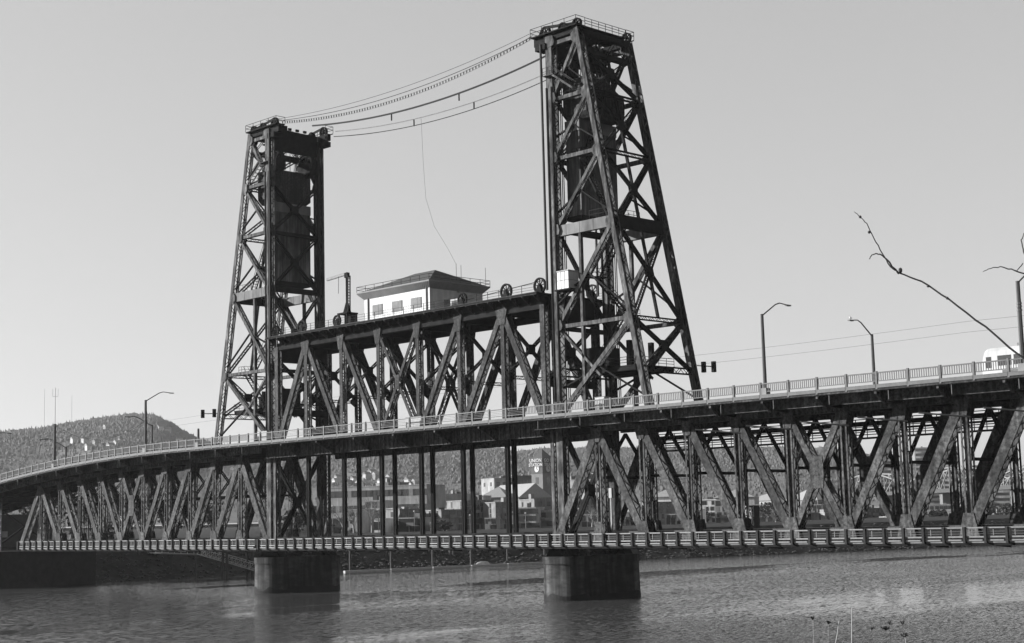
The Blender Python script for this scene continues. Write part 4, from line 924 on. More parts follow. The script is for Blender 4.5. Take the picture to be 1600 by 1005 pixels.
q = MB(); q.box(TX0+2.4, TX0+5.2, TY-1.37, TY-1.34, TZ+.55, TZ+1.15); q.build('side_vent', 'grey_dark', tr)
q = MB()
for k in range(5): q.box(TX0+2.5, TX0+5.1, TY-1.385, TY-1.371, TZ+.6+.11*k, TZ+.65+.11*k)
q.build('vent_louvres', 'grey_light', tr)
q = MB(); q.box(TX0+4, TX0+9, TY-.8, TY+.8, TZ+3.65, TZ+4.0); q.build('roof_unit', 'grey_light', tr)
for x in (3, 14, 25):
    q = MB()
    for dx in (-.9, .9):
        for e in (-.75, .75): q.tube([(TX0+x+dx, TY+e-.06, TZ+.33), (TX0+x+dx, TY+e+.06, TZ+.33)], .33, 14)
    q.build('bogie_wheels', 'steel_black', tr)
def cabinet(label, X, Y, sx, sy, h):
    z = fb(X)+.34; c = thing('equipment_cabinet', label, 'cabinet', (X, Y, z), 'white cabinets along the roadway railing')
    q = MB(); q.box(X, X+sx, Y, Y+sy, z, z+h); q.build('cabinet_body', 'white_paint', c)
    q = MB(); q.box(X+.08, X+sx*.48, Y-.03, Y-.004, z+.12, z+h-.12); q.box(X+sx*.52, X+sx-.08, Y-.03, Y-.004, z+.12, z+h-.12); q.build('cabinet_door', 'white_dull', c)
    q = MB(); q.box(X-.06, X+sx+.06, Y-.06, Y+sy+.06, z+h, z+h+.08); q.build('cabinet_roof', 'grey_light', c)
cabinet('white cabinet behind the barred railing at the foot of the white-cabin tower', 76.2, YS+1.1, 1.6, .8, 1.8)
cabinet('white double cabinet behind the wire railing halfway along the lift span', 38.6, YS+1.1, 3.4, .8, 1.6)
cabinet('white cabinet behind the railing under the farther tower', 1.4, YS+1.1, 2.6, .8, 1.7)
# railway signals and graffiti cabinet on the low deck
def rail_signal(label, X, Y, h):
    r_ = thing('railway_signal', label, 'railway signal', (X, Y, 0), 'white railway signal masts')
    q = MB(); q.tube([(X, Y, -.8), (X, Y, h)], .12, 8); q.build('mast', 'white_paint', r_)
    q = MB(); q.box(X-.25, X+.25, Y-.2, Y+.2, h-.9, h+.4); q.build('signal_head', 'white_dull', r_)
    q = MB(); q.box(X-.5, X+.5, Y-.3, Y+.3, -.8, .5); q.build('base_box', 'white_paint', r_)
rail_signal('white signal mast on the low deck just past the nearer round pier', 73.0, 1.6, 5.6)
rail_signal('white signal mast with crossbars on the low deck before the far shore pier', -50.5, 1.4, 4.4)
gc = thing('relay_cabinet', 'dark relay cabinet covered in white graffiti on the low deck', 'cabinet', (89.6, 9.6, 0))
q = MB(); q.box(88.6, 91.0, 8.9, 9.9, -.3, 3.2); q.build('cabinet_body', 'grey_dark', gc)
q = MB(); rr = random.Random(3)
for k in range(9):
    x = 88.8+.24*k; z = .6; pts = [(x, 8.86, z)]
    for i in range(7): pts.append((x+rr.uniform(-.12, .22), 8.86, z+.35*(i+1)*rr.uniform(.8, 1.1)))
    q.tube(pts, .055, 5)
for z in (.8, 1.6, 2.4, 2.9): q.tube([(88.75, 8.86, z), (89.6, 8.86, z+.2), (90.8, 8.86, z-.1)], .05, 5)
q.build('graffiti', 'letter_white', gc)

# ------------------------------------------------------------------ floating boom, piles, gangway, boat
def pile(label, p, h, lean=(0, 0), r=.22, grp='single piles holding the floating boom'):
    q = MB(); q.tube([(p[0], p[1], WZ-3), (p[0]+lean[0], p[1]+lean[1], WZ+h)], r*1.1, 8, r); o = q.build('mooring_pile', 'wood_pile', None, origin=(p[0], p[1], WZ-3)); return tag(o, label, 'pile', grp)
bp = [on(x, y, Z=WZ) for x, y in ((538, 894.3), (611, 891), (676, 888), (736, 885.3), (793, 882.5), (851, 880))]
for i, (a, b) in enumerate(zip(bp, bp[1:])):
    r_ = tag(MB().build('boom_float', 'white_dull') if False else (lambda q: q.build('floating_boom', 'white_dull', None, origin=a))(MB().beam(a+V(0, 0, .12), a.lerp(b, .97)+V(0, 0, .12), .9, .42, (0, 0, 1))), 'pale floating boom section along the far bank, %s of five from the gangway' % ('first', 'second', 'third', 'fourth', 'fifth')[i], 'floating boom', 'sections of the floating boom')
for i, (x, y) in enumerate(((547, 893.5), (611, 891), (676, 888), (736, 885.3), (793, 882.5), (851, 880))):
    p = on(x, y-1, Z=WZ); pile('slim pale mooring pile at the floating boom, %s from the gangway side' % ('first', 'second', 'third', 'fourth', 'fifth', 'sixth')[i], p, 7.2)
for lb, x, y in (('beside the middle of the gangway', 352, 905), ('at the lower end of the gangway', 391, 904), ('behind the boom near the white boat', 706, 884)):
    p = on(x, y, Z=WZ)
    d_ = thing('pile_dolphin', 'cluster of leaning timber piles '+lb, 'pile cluster', (p.x, p.y, WZ), 'leaning pile clusters')
    for dx, dy, lx in ((-.9, -.5, .5), (.3, .6, 0), (1.1, -.3, -.5), (0, -1.0, .1)):
        q = MB(); q.tube([(p.x+dx, p.y+dy, WZ-3), (p.x+dx+lx, p.y+dy*.4, WZ+7.0)], .26, 8, .22); q.build('pile', 'wood_pile', d_)
    q = MB(); q.ring((p.x+.2, p.y-.1, WZ+5.9), (0, 0, 1), 1.0, .9, .3, 12); q.build('binding', 'rail_dark', d_)
gw = thing('gangway', 'pale latticed gangway sloping down to the water beside the round pier', 'gangway', on(352, 880, Y=40))
ga, gb = on(308, 866, Y=39), on(396, 891.5, Y=41)
for dy in (0, 1.5):
    for dz in (0, 1.35): q = MB(); q.beam(ga+V(0, dy, dz), gb+V(0, dy, dz), .12, .12); q.build('chord', 'gangway_metal', gw)
    for i in range(13):
        a = ga.lerp(gb, i/13)+V(0, dy, 0); b = ga.lerp(gb, (i+1)/13)+V(0, dy, 0)
        q = MB(); q.beam(a, a+V(0, 0, 1.35), .08, .08); q.beam(a, b+V(0, 0, 1.35), .07, .07); q.build('web_panel', 'gangway_metal', gw)
q = MB(); q.obox((ga+gb)/2+V(0, .75, .02), (gb-ga)/2, V(0, .65, 0), V(0, 0, .04)); q.build('walking_surface', 'grey_mid', gw)
pl = thing('landing_stage', 'low landing stage on thin posts leading to the gangway', 'landing stage', on(270, 866, Y=39))
la, lb_ = on(205, 862.5, Y=37), on(303, 866, Y=39)
q = MB(); q.obox((la+lb_)/2+V(0, .7, -.1), (lb_-la)/2, V(0, .9, 0), V(0, 0, .12)); q.build('deck', 'grey_light', pl)
q = MB(); rail_mesh(q, [la, lb_], 1.0, 2.2, .05); q.build('railing', 'gangway_metal', pl)
for f in (.35, .62, .99):
    p = la.lerp(lb_, f); q = MB(); q.tube([(p.x, p.y+.6, WZ-2), (p.x, p.y+.6, p.z-.2)], .16, 7); q.build('post', 'wood_pile', pl)
bo = on(754, 884, Z=WZ); bt = thing('upturned_boat', 'small white upturned boat lying on the floating boom', 'boat', (bo.x, bo.y, WZ+.3))
q = MB(); sec = []
u = V(.27, .96, 0)
for i, (t, hw, hh) in enumerate(((-1.9, .05, .15), (-1.4, .45, .5), (-.4, .7, .75), (.7, .7, .75), (1.5, .5, .6), (1.8, .3, .35))):
    for k in range(9):
        a = math.pi*k/8; sec.append(V(bo.x, bo.y, WZ+.33)+u*t+V(.96, -.27, 0)*hw*math.cos(a)+V(0, 0, hh*math.sin(a)))
q.add(sec, [(i*9+k, i*9+k+1, (i+1)*9+k+1, (i+1)*9+k) for i in range(5) for k in range(8)]+[tuple(45+k for k in range(9))]); q.build('hull', 'white_paint', bt, True)
q = MB(); q.tube([V(bo.x, bo.y, WZ+.4)+u*-1.8, V(bo.x, bo.y, WZ+1.1)+u*-.4, V(bo.x, bo.y, WZ+1.1)+u*.7, V(bo.x, bo.y, WZ+.95)+u*1.5], .06, 5); q.build('keel', 'grey_light', bt)

# ------------------------------------------------------------------ town across the river
UB, VB = V(.267, .964, 0), V(-.964, .267, 0)          # along the bank, away from the river
def frame(yaw):
    return (UB, VB) if yaw is None else (V(math.cos(yaw), math.sin(yaw), 0), V(-math.sin(yaw), math.cos(yaw), 0))
def run(A, u, xr):       # how far to go along u from A until the picture column xr
    lo, hi = 0, 400
    for _ in range(40):
        mid = (lo+hi)/2
        if px(A+u*mid)[0] < xr: lo = mid
        else: hi = mid
    return lo
GZ = -.5
def block(mb, A, u, v, a0, a1, b0, b1, z0, z1):
    c = A+u*(a0+a1)/2+v*(b0+b1)/2; c.z = (z0+z1)/2; mb.obox(c, u*(a1-a0)/2, v*(b1-b0)/2, V(0, 0, (z1-z0)/2))
def building(name, label, xl, xr, ytop, D, depth, m, win=None, roof='flat', grp=None, yaw=None, roofm='roof_dark', z0=GZ, roof_h=3, glass='glass', cat='building', sill=True):
    m = {'grey_light': 'town_light', 'grey_mid': 'town_mid', 'grey_dark': 'town_dark', 'white_dull': 'town_white'}.get(m, m)
    A = at(xl, 830, D); A.z = 0; u, v = frame(yaw); L = run(A, u, xr); zt = at(xl, ytop, D).z
    root = thing(name, label, cat, (A.x, A.y, z0), grp)
    q = MB(); block(q, A, u, v, 0, L, 0, depth, z0, zt); q.build('wall', m, root)
    if roof == 'flat':
        q = MB(); block(q, A, u, v, -.15, L+.15, -.15, depth+.15, zt, zt+.35); q.build('parapet', m, root)
    else:
        P = lambda a, b, z: (A+u*a+v*b)+V(0, 0, z); q = MB(); o = .6
        if roof == 'hip':
            e = min(depth/2, L/2)*.98; q.add([P(-o, -o, zt), P(L+o, -o, zt), P(L+o, depth+o, zt), P(-o, depth+o, zt), P(e, depth/2, zt+roof_h), P(L-e, depth/2, zt+roof_h)], [(0, 1, 5, 4), (1, 2, 5), (2, 3, 4, 5), (3, 0, 4), (3, 2, 1, 0)])
        elif roof == 'gable':      # ridge runs away from the river
            q.add([P(-o, -o, zt), P(L/2, -o, zt+roof_h), P(L+o, -o, zt), P(-o, depth+o, zt), P(L/2, depth+o, zt+roof_h), P(L+o, depth+o, zt)], [(0, 3, 4, 1), (1, 4, 5, 2), (0, 1, 2), (3, 5, 4), (0, 2, 5, 3)])
        q.build('roof', roofm, root)
    if roof == 'flat' and L > 5:
        for k in range(1+int(L/9)):
            a = rng.uniform(.1, .75)*L; b = rng.uniform(.15, .6)*depth; q = MB(); block(q, A, u, v, a, a+rng.uniform(1, 2.4), b, b+rng.uniform(1, 2.5), zt+.35, zt+.35+rng.uniform(.6, 1.8)); q.build('roof_unit', 'grey_light' if rng.random() < .5 else 'grey_dark', root)
    if win and win[0] > 1 and rng.random() < .7:
        zc = z0+(zt-z0)/win[0]*rng.integers(1, win[0]); a = rng.uniform(.05, .4)*L; q = MB(); block(q, A, u, v, a, a+L*rng.uniform(.3, .55), -1.3, -.004, zc-.15, zc); block(q, A, u, v, a, a+L*.3, -1.3, -1.22, zc+.002, zc+.9); q.build('balcony', 'grey_light', root)
    if win:
        rows, cols, ww, wh = win
        for r_ in range(rows):
            for c in range(cols):
                zc = z0+(zt-z0)*(r_+.55)/rows; a = L*(c+.5)/cols+rng.uniform(-.15, .15)*L/cols; f_ = rng.uniform(.75, 1.2)
                q = MB(); block(q, A, u, v, a-ww/2*f_, a+ww/2*f_, -.06, -.003, zc-wh/2, zc+wh/2); q.build('window', glass if rng.random() > .12 else 'grey_light', root)
        for r_ in range(rows):      # side facing the sun
            zc = z0+(zt-z0)*(r_+.55)/rows
            for c in range(max(1, int(depth/5))):
                b = depth*(c+.5)/max(1, int(depth/5)); q = MB(); block(q, A, u, v, -.06, -.003, b-ww/3, b+ww/3, zc-wh/2, zc+wh/2); q.build('window', glass, root)
    return root, A, L, zt
CG = 'stepped riverside apartment blocks'
N_CONDO = [0]
def condo(label, xl, xr, yt, D, m, win=(3, 3, 1.6, 1.5), depth=11):      # some stand square to the bank, others turned so their wide fronts catch grazing sun
    N_CONDO[0] += 1; turned = m in ('grey_light', 'white_dull') or (m == 'grey_mid' and N_CONDO[0] % 2)
    return building('apartment_block', label, xl, xr, yt, D, depth, m, win, grp=CG, yaw=R(30) if turned else None)
condo('pale apartment block behind the feet of the farther tower, two floors showing', 441, 470, 807, 480, 'grey_light')
condo('grey apartment block with one white end wall behind the farther tower', 472, 514, 800, 490, 'grey_mid')
condo('low dark block behind the bare trees beside the farther tower', 517, 543, 812, 478, 'grey_dark', (2, 2, 2, 2))
condo('mid grey block with small square windows between bare trees', 545, 566, 798, 476, 'grey_light', (3, 2, 1, 1))
condo('grey block behind the tall bare tree', 567, 584, 800, 492, 'grey_mid', (3, 2, 1.2, 1.5))
condo('bright white low block with one wide dark window', 585, 601, 812, 470, 'white_dull', (1, 1, 4, 2.4), 9)
condo('pale square tower block with two rows of windows behind the white block', 571, 598, 784, 515, 'grey_light', (4, 3, 1.5, 1.8))
condo('white block with a round dark window between two hanger rods', 604, 622, 796, 505, 'white_dull', (2, 1, 1.4, 1.6))
condo('broad grey block with one big dark opening', 622, 660, 811, 472, 'grey_light', (2, 2, 4, 2.6), 12)
condo('dark stepped block above the broad grey one', 625, 660, 797, 500, 'grey_dark', (2, 3, 1.6, 1.5))
condo('grey stepped block beside the chimney stack', 661, 684, 813, 480, 'grey_mid', (2, 2, 1.6, 1.5))
condo('sunlit white block with one dark window below the chimney stack', 682, 708, 797, 530, 'white_dull', (2, 2, 1.6, 1.6))
condo('dark sawtooth block between two black hanger rods', 690, 726, 798, 500, 'grey_dark', (3, 3, 1.8, 1.8))
condo('wide charcoal apartment block with patchwork windows under the pale hipped roof', 729, 772, 783, 520, 'grey_dark', (5, 4, 2.0, 1.8), 14)
condo('grey lower block with one bright square window', 758, 775, 811, 490, 'grey_mid', (2, 2, 1.6, 1.5), 5)
condo('charcoal block in the shade behind the last hanger rods', 775, 808, 786, 515, 'grey_dark', (5, 3, 1.8, 1.6), 14)
condo('stepped grey and white block with dark balconies below the big pale roof', 809, 838, 795, 500, 'grey_light', (3, 3, 3.4, 1.5))
condo('pale corner block with a dark window beside the tower leg', 843, 864, 799, 505, 'grey_light', (2, 2, 2.4, 1.7))
condo('charcoal block with a lone light panel above the pale corner block', 836, 866, 781, 545, 'grey_dark', (3, 2, 1.6, 1.6))
condo('dark grey row behind the low deck signal mast', 893, 945, 782, 540, 'grey_dark', (5, 5, 1.6, 1.6), 14)
condo('light grey low row with a doorway behind the leaning truss member', 896, 940, 806, 500, 'grey_mid', (2, 4, 1.6, 1.8))
condo('white fronted block between two truss posts', 948, 985, 802, 520, 'grey_light', (3, 4, 1.4, 1.5))
condo('dark gabled terrace past the stair tower', 1010, 1062, 786, 560, 'grey_dark', (4, 5, 1.4, 1.6), 13)
condo('white ended terrace beside the graffiti cabinet', 1040, 1066, 805, 520, 'grey_light', (3, 3, 1.4, 1.5))
condo('pale block with square windows behind the graffiti cabinet', 1118, 1152, 783, 570, 'grey_light', (4, 3, 1.6, 1.8))
condo('grey block at the third truss panel', 1098, 1120, 782, 600, 'white_dull', (4, 2, 1.4, 1.5))
condo('low grey shed row behind the X shaped truss panel', 1160, 1208, 803, 560, 'grey_mid', (2, 4, 1.8, 1.6))
condo('grey terrace with small windows below the pale hipped roof', 1290, 1335, 802, 600, 'grey_mid', (3, 5, 1.2, 1.3))
condo('white gabled house front low between two truss members', 1385, 1402, 800, 640, 'white_dull', (2, 2, 1.2, 1.3))
condo('brick row with a light door behind the last full truss panel', 1490, 1525, 799, 660, 'brick', (3, 5, 1.3, 1.4), 14)
condo('white flat warehouse above the brick row', 1493, 1530, 785, 700, 'white_dull', (1, 3, 2, 1.5), 16)
condo('low grey workshop beside the leafless bushes', 1405, 1440, 808, 650, 'grey_mid', (2, 4, 1.4, 1.3))
condo('dark workshop row at the edge under the white train', 1555, 1612, 803, 680, 'grey_dark', (2, 6, 1.4, 1.5), 14)
BG = 'buildings of the town behind the riverside blocks'
building('office_building', 'very long low office block with a plain grey top band above the bare trees', 515, 668, 763, 640, 20, 'grey_mid', (3, 16, 3.4, 2.6), grp=BG, yaw=R(27))
building('plant_room', 'dark box on the roof of the long office block', 607, 640, 755, 655, 12, 'grey_dark', None, grp=BG)
building('chimney_stack', 'square dark chimney stack behind the hanger rods', 683, 693, 760, 680, 4.5, 'brick', None, grp=BG, cat='chimney')
building('long_shed', 'long low shed with a pale roof edge behind the chimney stack', 694, 750, 773, 720, 20, 'grey_mid', (1, 8, 2, 1.6), grp=BG)
building('market_hall', 'pale hip roofed hall in front of the framed grey block', 750, 792, 778, 690, 20, 'grey_mid', None, 'hip', BG, R(30), 'roof_pale', roof_h=4.8)
building('framed_block', 'grey block with a white framed front below the wooded skyline', 774, 806, 748, 800, 14, 'grey_mid', (4, 3, 2.4, 2), grp=BG)
building('brick_warehouse', 'long brick warehouse beside the clock tower', 806, 836, 744, 960, 16, 'brick', (4, 6, 1.8, 2), grp=BG)
building('station_hall', 'large hall with a big pale roof in front of the clock tower', 812, 862, 778, 760, 34, 'grey_dark', (2, 4, 2, 2), 'gable', BG, None, 'roof_pale', roof_h=7.0)
building('white_depot', 'white fronted depot with a dark flat roof behind the leaning truss member', 892, 946, 751, 720, 12, 'white_dull', (2, 5, 2.6, 2.2), grp=BG, yaw=R(30))
building('depot_roof_house', 'dark flat block along the top of the white depot', 895, 950, 745, 790, 9, 'grey_dark', None, grp=BG)
building('pale_roof_shed', 'shed with a pale pitched roof at the second truss panel', 1018, 1062, 777, 640, 18, 'white_dull', (1, 4, 2, 1.6), 'hip', BG, R(30), 'roof_pale', roof_h=3.4)
building('pale_roof_shed', 'shed with a pale pitched roof at the third truss panel', 1118, 1180, 778, 700, 18, 'grey_light', (1, 5, 2, 1.6), 'hip', BG, R(30), 'roof_pale', roof_h=3.6)
building('pale_roof_shed', 'shed with a tall pale roof showing through the X shaped panel', 1280, 1318, 781, 680, 22, 'grey_dark', (2, 3, 2, 1.8), 'hip', BG, None, 'roof_pale', roof_h=5.6)
building('pale_roof_shed', 'shed with a wide pale roof just before the X shaped panel', 1212, 1278, 782, 720, 24, 'grey_mid', (2, 5, 2, 1.8), 'hip', BG, None, 'roof_pale', roof_h=4.5)
def highrise(label, xl, xr, yt, D, depth, m, floors, band):
    root, A, L, zt = building('residential_tower', label, xl, xr, yt, D, depth, m, None, grp='tall modern apartment buildings', yaw=R(30)); u, v = frame(R(30))
    for i in range(floors):
        z = GZ+(zt-GZ)*(i+.3)/floors; q = MB(); block(q, A, u, v, .6, L-.6, -.08, -.004, z, z+(zt-GZ)/floors*.55); q.build('window_band', 'glass', root)
        q = MB(); block(q, A, u, v, L*.1, L*.55, -1.3, -.09, z-.35, z-.1); q.build('balcony', band, root)
        q = MB(); block(q, A, u, v, -.08, -.004, .6, depth-.6, z, z+(zt-GZ)/floors*.5); q.build('window_band', 'glass', root)
highrise('tall pale apartment building with stacked balconies past the X shaped panel', 1376, 1398, 706, 1150, 20, 'grey_light', 14, 'white_dull')
highrise('wide glassy apartment building with a white top band beside the far lattice bridge', 1436, 1502, 700, 1200, 26, 'grey_light', 14, 'white_dull')
highrise('slim apartment building half hidden by the crossing far truss members', 1343, 1360, 716, 1200, 18, 'grey_mid', 12, 'grey_light')
highrise('low pale apartment slab between the wide glassy one and the truss posts', 1520, 1580, 728, 1100, 20, 'grey_mid', 9, 'grey_light')
for a_ in (('narrow pale block at the first hanger rod past the farther tower', 556, 567, 806, 500, 'white_dull', (2, 1, 1.2, 1.4), 8), ('grey block with a white stair head between the two middle hanger rods', 663, 676, 800, 520, 'grey_light', (3, 2, 1.3, 1.4), 9),
           ('low white block with patchy sun at the foot of the chimney stack', 672, 686, 818, 470, 'white_dull', (1, 2, 1.2, 1.2), 8), ('small pale rooftop block over the charcoal patchwork block', 741, 756, 776, 560, 'grey_light', (2, 2, 1.4, 1.4), 10),
           ('light block glimpsed between the last two hanger rods', 798, 809, 801, 500, 'grey_light', (3, 1, 2.0, 1.4), 3), ('low pale row just behind the stair tower', 985, 1016, 806, 520, 'white_dull', (2, 4, 1.4, 1.3), 10),
           ('dark block with bright windows behind the second truss panel', 1062, 1090, 790, 600, 'grey_dark', (4, 4, 1.4, 1.5), 12), ('white narrow block behind the third truss panel', 1086, 1098, 797, 580, 'white_dull', (3, 1, 1.6, 1.5), 9),
           ('grey flat block behind the fourth truss panel', 1176, 1206, 790, 620, 'grey_light', (4, 4, 1.3, 1.4), 12), ('mid grey row right before the X shaped panel', 1228, 1262, 800, 600, 'grey_mid', (3, 5, 1.3, 1.4), 12),
           ('pale tall block behind the crossing of the X shaped panel', 1262, 1284, 790, 640, 'grey_light', (4, 3, 1.3, 1.4), 10), ('pale gabled shed past the X shaped panel', 1336, 1352, 793, 660, 'white_dull', (2, 2, 1.3, 1.4), 10),
           ('grey brick row next to the white gabled house', 1358, 1386, 795, 670, 'brick', (3, 4, 1.3, 1.4), 12), ('long pale wharf shed below the far lattice bridge', 1440, 1490, 790, 760, 'grey_light', (2, 7, 2.2, 1.5), 18),
           ('dark brick block beside the white flat warehouse', 1532, 1560, 792, 700, 'brick', (3, 4, 1.3, 1.5), 12), ('white low block at the edge under the white train', 1580, 1606, 792, 760, 'white_dull', (2, 4, 1.5, 1.5), 12)):
    condo(*a_)
for i, (x, y, D) in enumerate(((433, 800, 470), (520, 792, 470), (592, 798, 468), (648, 800, 470), (735, 806, 470), (822, 803, 480), (905, 796, 490), (1000, 800, 500), (1104, 795, 540), (1190, 796, 560), (1330, 794, 600), (1455, 790, 650), (1545, 788, 690))):
    p = at(x, 832, D); p.z = GZ; zt_ = at(x, y, D).z; lb = ('below the farther tower', 'before the long office block', 'beside the bright white low block', 'by the broad grey block', 'by the dark evergreen', 'near the bush below the clock tower', 'before the white depot', 'by the stair tower', 'beside the graffiti cabinet', 'before the low grey shed row', 'past the X shaped panel', 'by the far lattice bridge', 'under the white train')[i]
    lt = thing('path_lamp', 'slim promenade lamp post on the far bank '+lb, 'street lamp', p, 'promenade lamp posts on the far bank')
    q = MB(); q.tube([p, (p.x, p.y, zt_)], .11, 5, .08); q.build('post', 'grey_light', lt)
    q = MB(); ell(q, (p.x, p.y, zt_+.2), .32, .32, .28, 8, 5); q.build('lantern', 'white_dull', lt)
# clock tower with lettering
D0 = 950; A = at(832, 800, D0); A.z = 0; u, v = V(1, 0, 0), V(0, 1, 0); L = run(A, u, 850)
zt = at(840, 719, D0).z; apex = at(846, 701.5, D0).z
ct = thing('clock_tower', 'brick clock tower reading UNION STATION under a steep pointed roof', 'clock tower', (A.x, A.y, 0))
q = MB(); block(q, A, u, v, 0, L, 0, L, 0, zt-8.2); q.build('shaft', 'grey_mid', ct)
q = MB(); block(q, A, u, v, -.3, L+.3, -.3, L+.3, zt-8.2, zt-7.6); block(q, A, u, v, -.1, L+.1, -.1, L+.1, zt-7.6, zt-.6); block(q, A, u, v, -.7, L+.7, -.7, L+.7, zt-.6, zt); q.build('belfry', 'brick', ct)
q = MB(); c = A+u*L/2+v*L/2; o = .7; q.add([A+u*-o+v*-o+V(0, 0, zt), A+u*(L+o)+v*-o+V(0, 0, zt), A+u*(L+o)+v*(L+o)+V(0, 0, zt), A+u*-o+v*(L+o)+V(0, 0, zt), V(c.x, c.y, apex)], [(0, 1, 4), (1, 2, 4), (2, 3, 4), (3, 0, 4), (3, 2, 1, 0)]); q.build('roof', 'roof_dark', ct)
zc = at(842, 733, D0).z
for fc, ax in ((A+u*L/2+v*-.15, V(0, -1, 0)), (A+u*(L+.15)+v*L/2, V(1, 0, 0))):
    fc = V(fc.x, fc.y, zc); q = MB(); q.disc(fc, ax, 2.0, .2, 28); f_ = q.build('clock_face', 'white_paint', ct)
    q = MB(); e = ax*.14; sd = V(1, 0, 0) if abs(ax.y) > .5 else V(0, 1, 0)
    q.beam(fc+e, fc+e+V(0, 0, 1.5), .22, .08, ax); q.beam(fc+e, fc+e+sd*.9+V(0, 0, -.5), .26, .08, ax); q.build('clock_hands', 'steel_black', f_)
    q = MB(); q.ring(fc, ax, 2.2, 1.98, .3, 28); q.build('clock_rim', 'grey_dark', f_)
for x in (.5,):
    q = MB(); block(q, A, u, v, L*.36, L*.64, -.1, -.004, zt-14.5, zt-10.5); q.build('arched_window', 'glass', ct)
    q = MB(); block(q, A, u, v, L+.004, L+.1, L*.36, L*.64, zt-14.5, zt-10.5); q.build('arched_window', 'glass', ct)
def text(s_, root, pos, rotz, size, m='letter_white', name='sign_lettering'):
    cu = bpy.data.curves.new('lettering', 'FONT'); cu.body = s_; cu.size = size; cu.extrude = .08; cu.offset = .035; cu.align_x = 'CENTER'; cu.space_character = 1.02
    ob = bpy.data.objects.new('tmp', cu); COL.objects.link(ob); bpy.context.view_layer.update()
    me = bpy.data.meshes.new_from_object(ob.evaluated_get(bpy.context.evaluated_depsgraph_get())); bpy.data.objects.remove(ob)
    mw = Matrix.Translation(Vector(pos)) @ Matrix.Rotation(rotz, 4, 'Z') @ Matrix.Rotation(R(90), 4, 'X'); me.transform(mw); me.transform(Matrix.Translation(-WL[root]))
    me.materials.clear(); me.materials.append(MATS[m]); o = bpy.data.objects.new(name, me); COL.objects.link(o); o.parent = root; return o
text('UNION', ct, A+u*L/2+v*-1.0+V(0, 0, zt-1.4), 0, 3.0); text('STATION', ct, A+u*L/2+v*-1.0+V(0, 0, zt-3.9), 0, 2.7)
text('GO BY', ct, A+u*(L+1.0)+v*L/2+V(0, 0, zt-1.4), R(90), 2.8); text('TRAIN', ct, A+u*(L+1.0)+v*L/2+V(0, 0, zt-3.9), R(90), 2.8)

# lattice bridge far upstream
bb = thing('lattice_bridge', 'hazy lattice girder bridge crossing the river far behind the truss members', 'bridge', at(1450, 780, 950))
a, b = at(1330, 771, 1150), at(1680, 768, 900); a.z = b.z = 14.5; nseg = 22
q = MB(); q.beam(a, b, 14, 2.4, (0, 0, 1)); q.build('deck', 'grey_dark', bb)
hgt = lambda t: 5+9*abs(math.sin(math.pi*2.5*t+.5))
dirn = (b-a).normalized(); sd = dirn.cross(V(0, 0, 1))
for e in (-5, 5):
    for i in range(nseg):
        t0, t1 = i/nseg, (i+1)/nseg; p0, p1 = a.lerp(b, t0)+sd*e, a.lerp(b, t1)+sd*e; z0, z1 = V(0, 0, hgt(t0)), V(0, 0, hgt(t1))
        q = MB(); q.beam(p0+z0, p1+z1, .8, .7, (0, 0, 1)); q.beam(p0, p0+z0, .6, .5, sd); q.beam(p0, p1+z1, .5, .45, sd) if i % 2 else q.beam(p0+z0, p1, .5, .45, sd); q.build('truss_panel', 'grey_light', bb)
for t in (.22, .5, .8):
    p = a.lerp(b, t); q = MB(); q.beam(p+V(0, 0, -30), p+V(0, 0, -1), 4, 9, sd); q.build('pier', 'grey_mid', bb)

# hillside houses and radio masts
hl = [(566, 738), (574, 745), (582, 741), (589, 745), (597, 756), (529, 748), (526, 752), (545, 756), (555, 752), (563, 760), (573, 762), (606, 752), (611, 750), (640, 752), (645, 757), (651, 757), (200, 680), (132, 690), (138, 700), (150, 694), (172, 698), (183, 695), (190, 692), (88, 697), (115, 689), (262, 672), (280, 690), (166, 668), (250, 668)]
hd = [('white', 'with a steep gable'), ('pale', 'half hidden by trees'), ('small white', 'in a clearing'), ('grey', 'with a light roof')]
ordn = 'first second third fourth fifth sixth seventh eighth ninth tenth eleventh twelfth thirteenth fourteenth fifteenth sixteenth'.split()
for i, (x, y) in enumerate(hl):
    lo, hi = .02, 1.0       # find where this sight line meets the slope
    for _ in range(30):
        t = (lo+hi)/2; p = hill_point(x, t); lo, hi = (t, hi) if px((p[0], p[1], p[2]+4))[1] > y else (lo, t)
    p = V(*hill_point(x, lo)); wdt = random.uniform(4.5, 8); hh = random.uniform(2, 5)
    far_side = x < 400
    h_ = thing('hillside_house', '%s house %s on the wooded hill, %s from the %s' % (hd[i % 4][0], hd[(i//2) % 4][1], ordn[i if not far_side else i-16], 'farther tower' if not far_side else 'radio masts'), 'house', (p.x, p.y, p.z), 'houses scattered on the wooded hills')
    q = MB(); q.box(p.x-wdt/2, p.x+wdt/2, p.y-4.5, p.y+4.5, p.z-4, p.z+hh+3); q.build('wall', ('white_paint', 'white_dull', 'white_paint', 'grey_light')[i % 4], h_)
    q = MB(); q.prism([(p.x-wdt/2-.5, p.y-5, p.z+hh+3), (p.x+wdt/2+.5, p.y-5, p.z+hh+3), (p.x, p.y-5, p.z+hh+6)], (0, 10, 0)); q.build('roof', 'grey_mid' if i % 3 else 'roof_pale', h_)
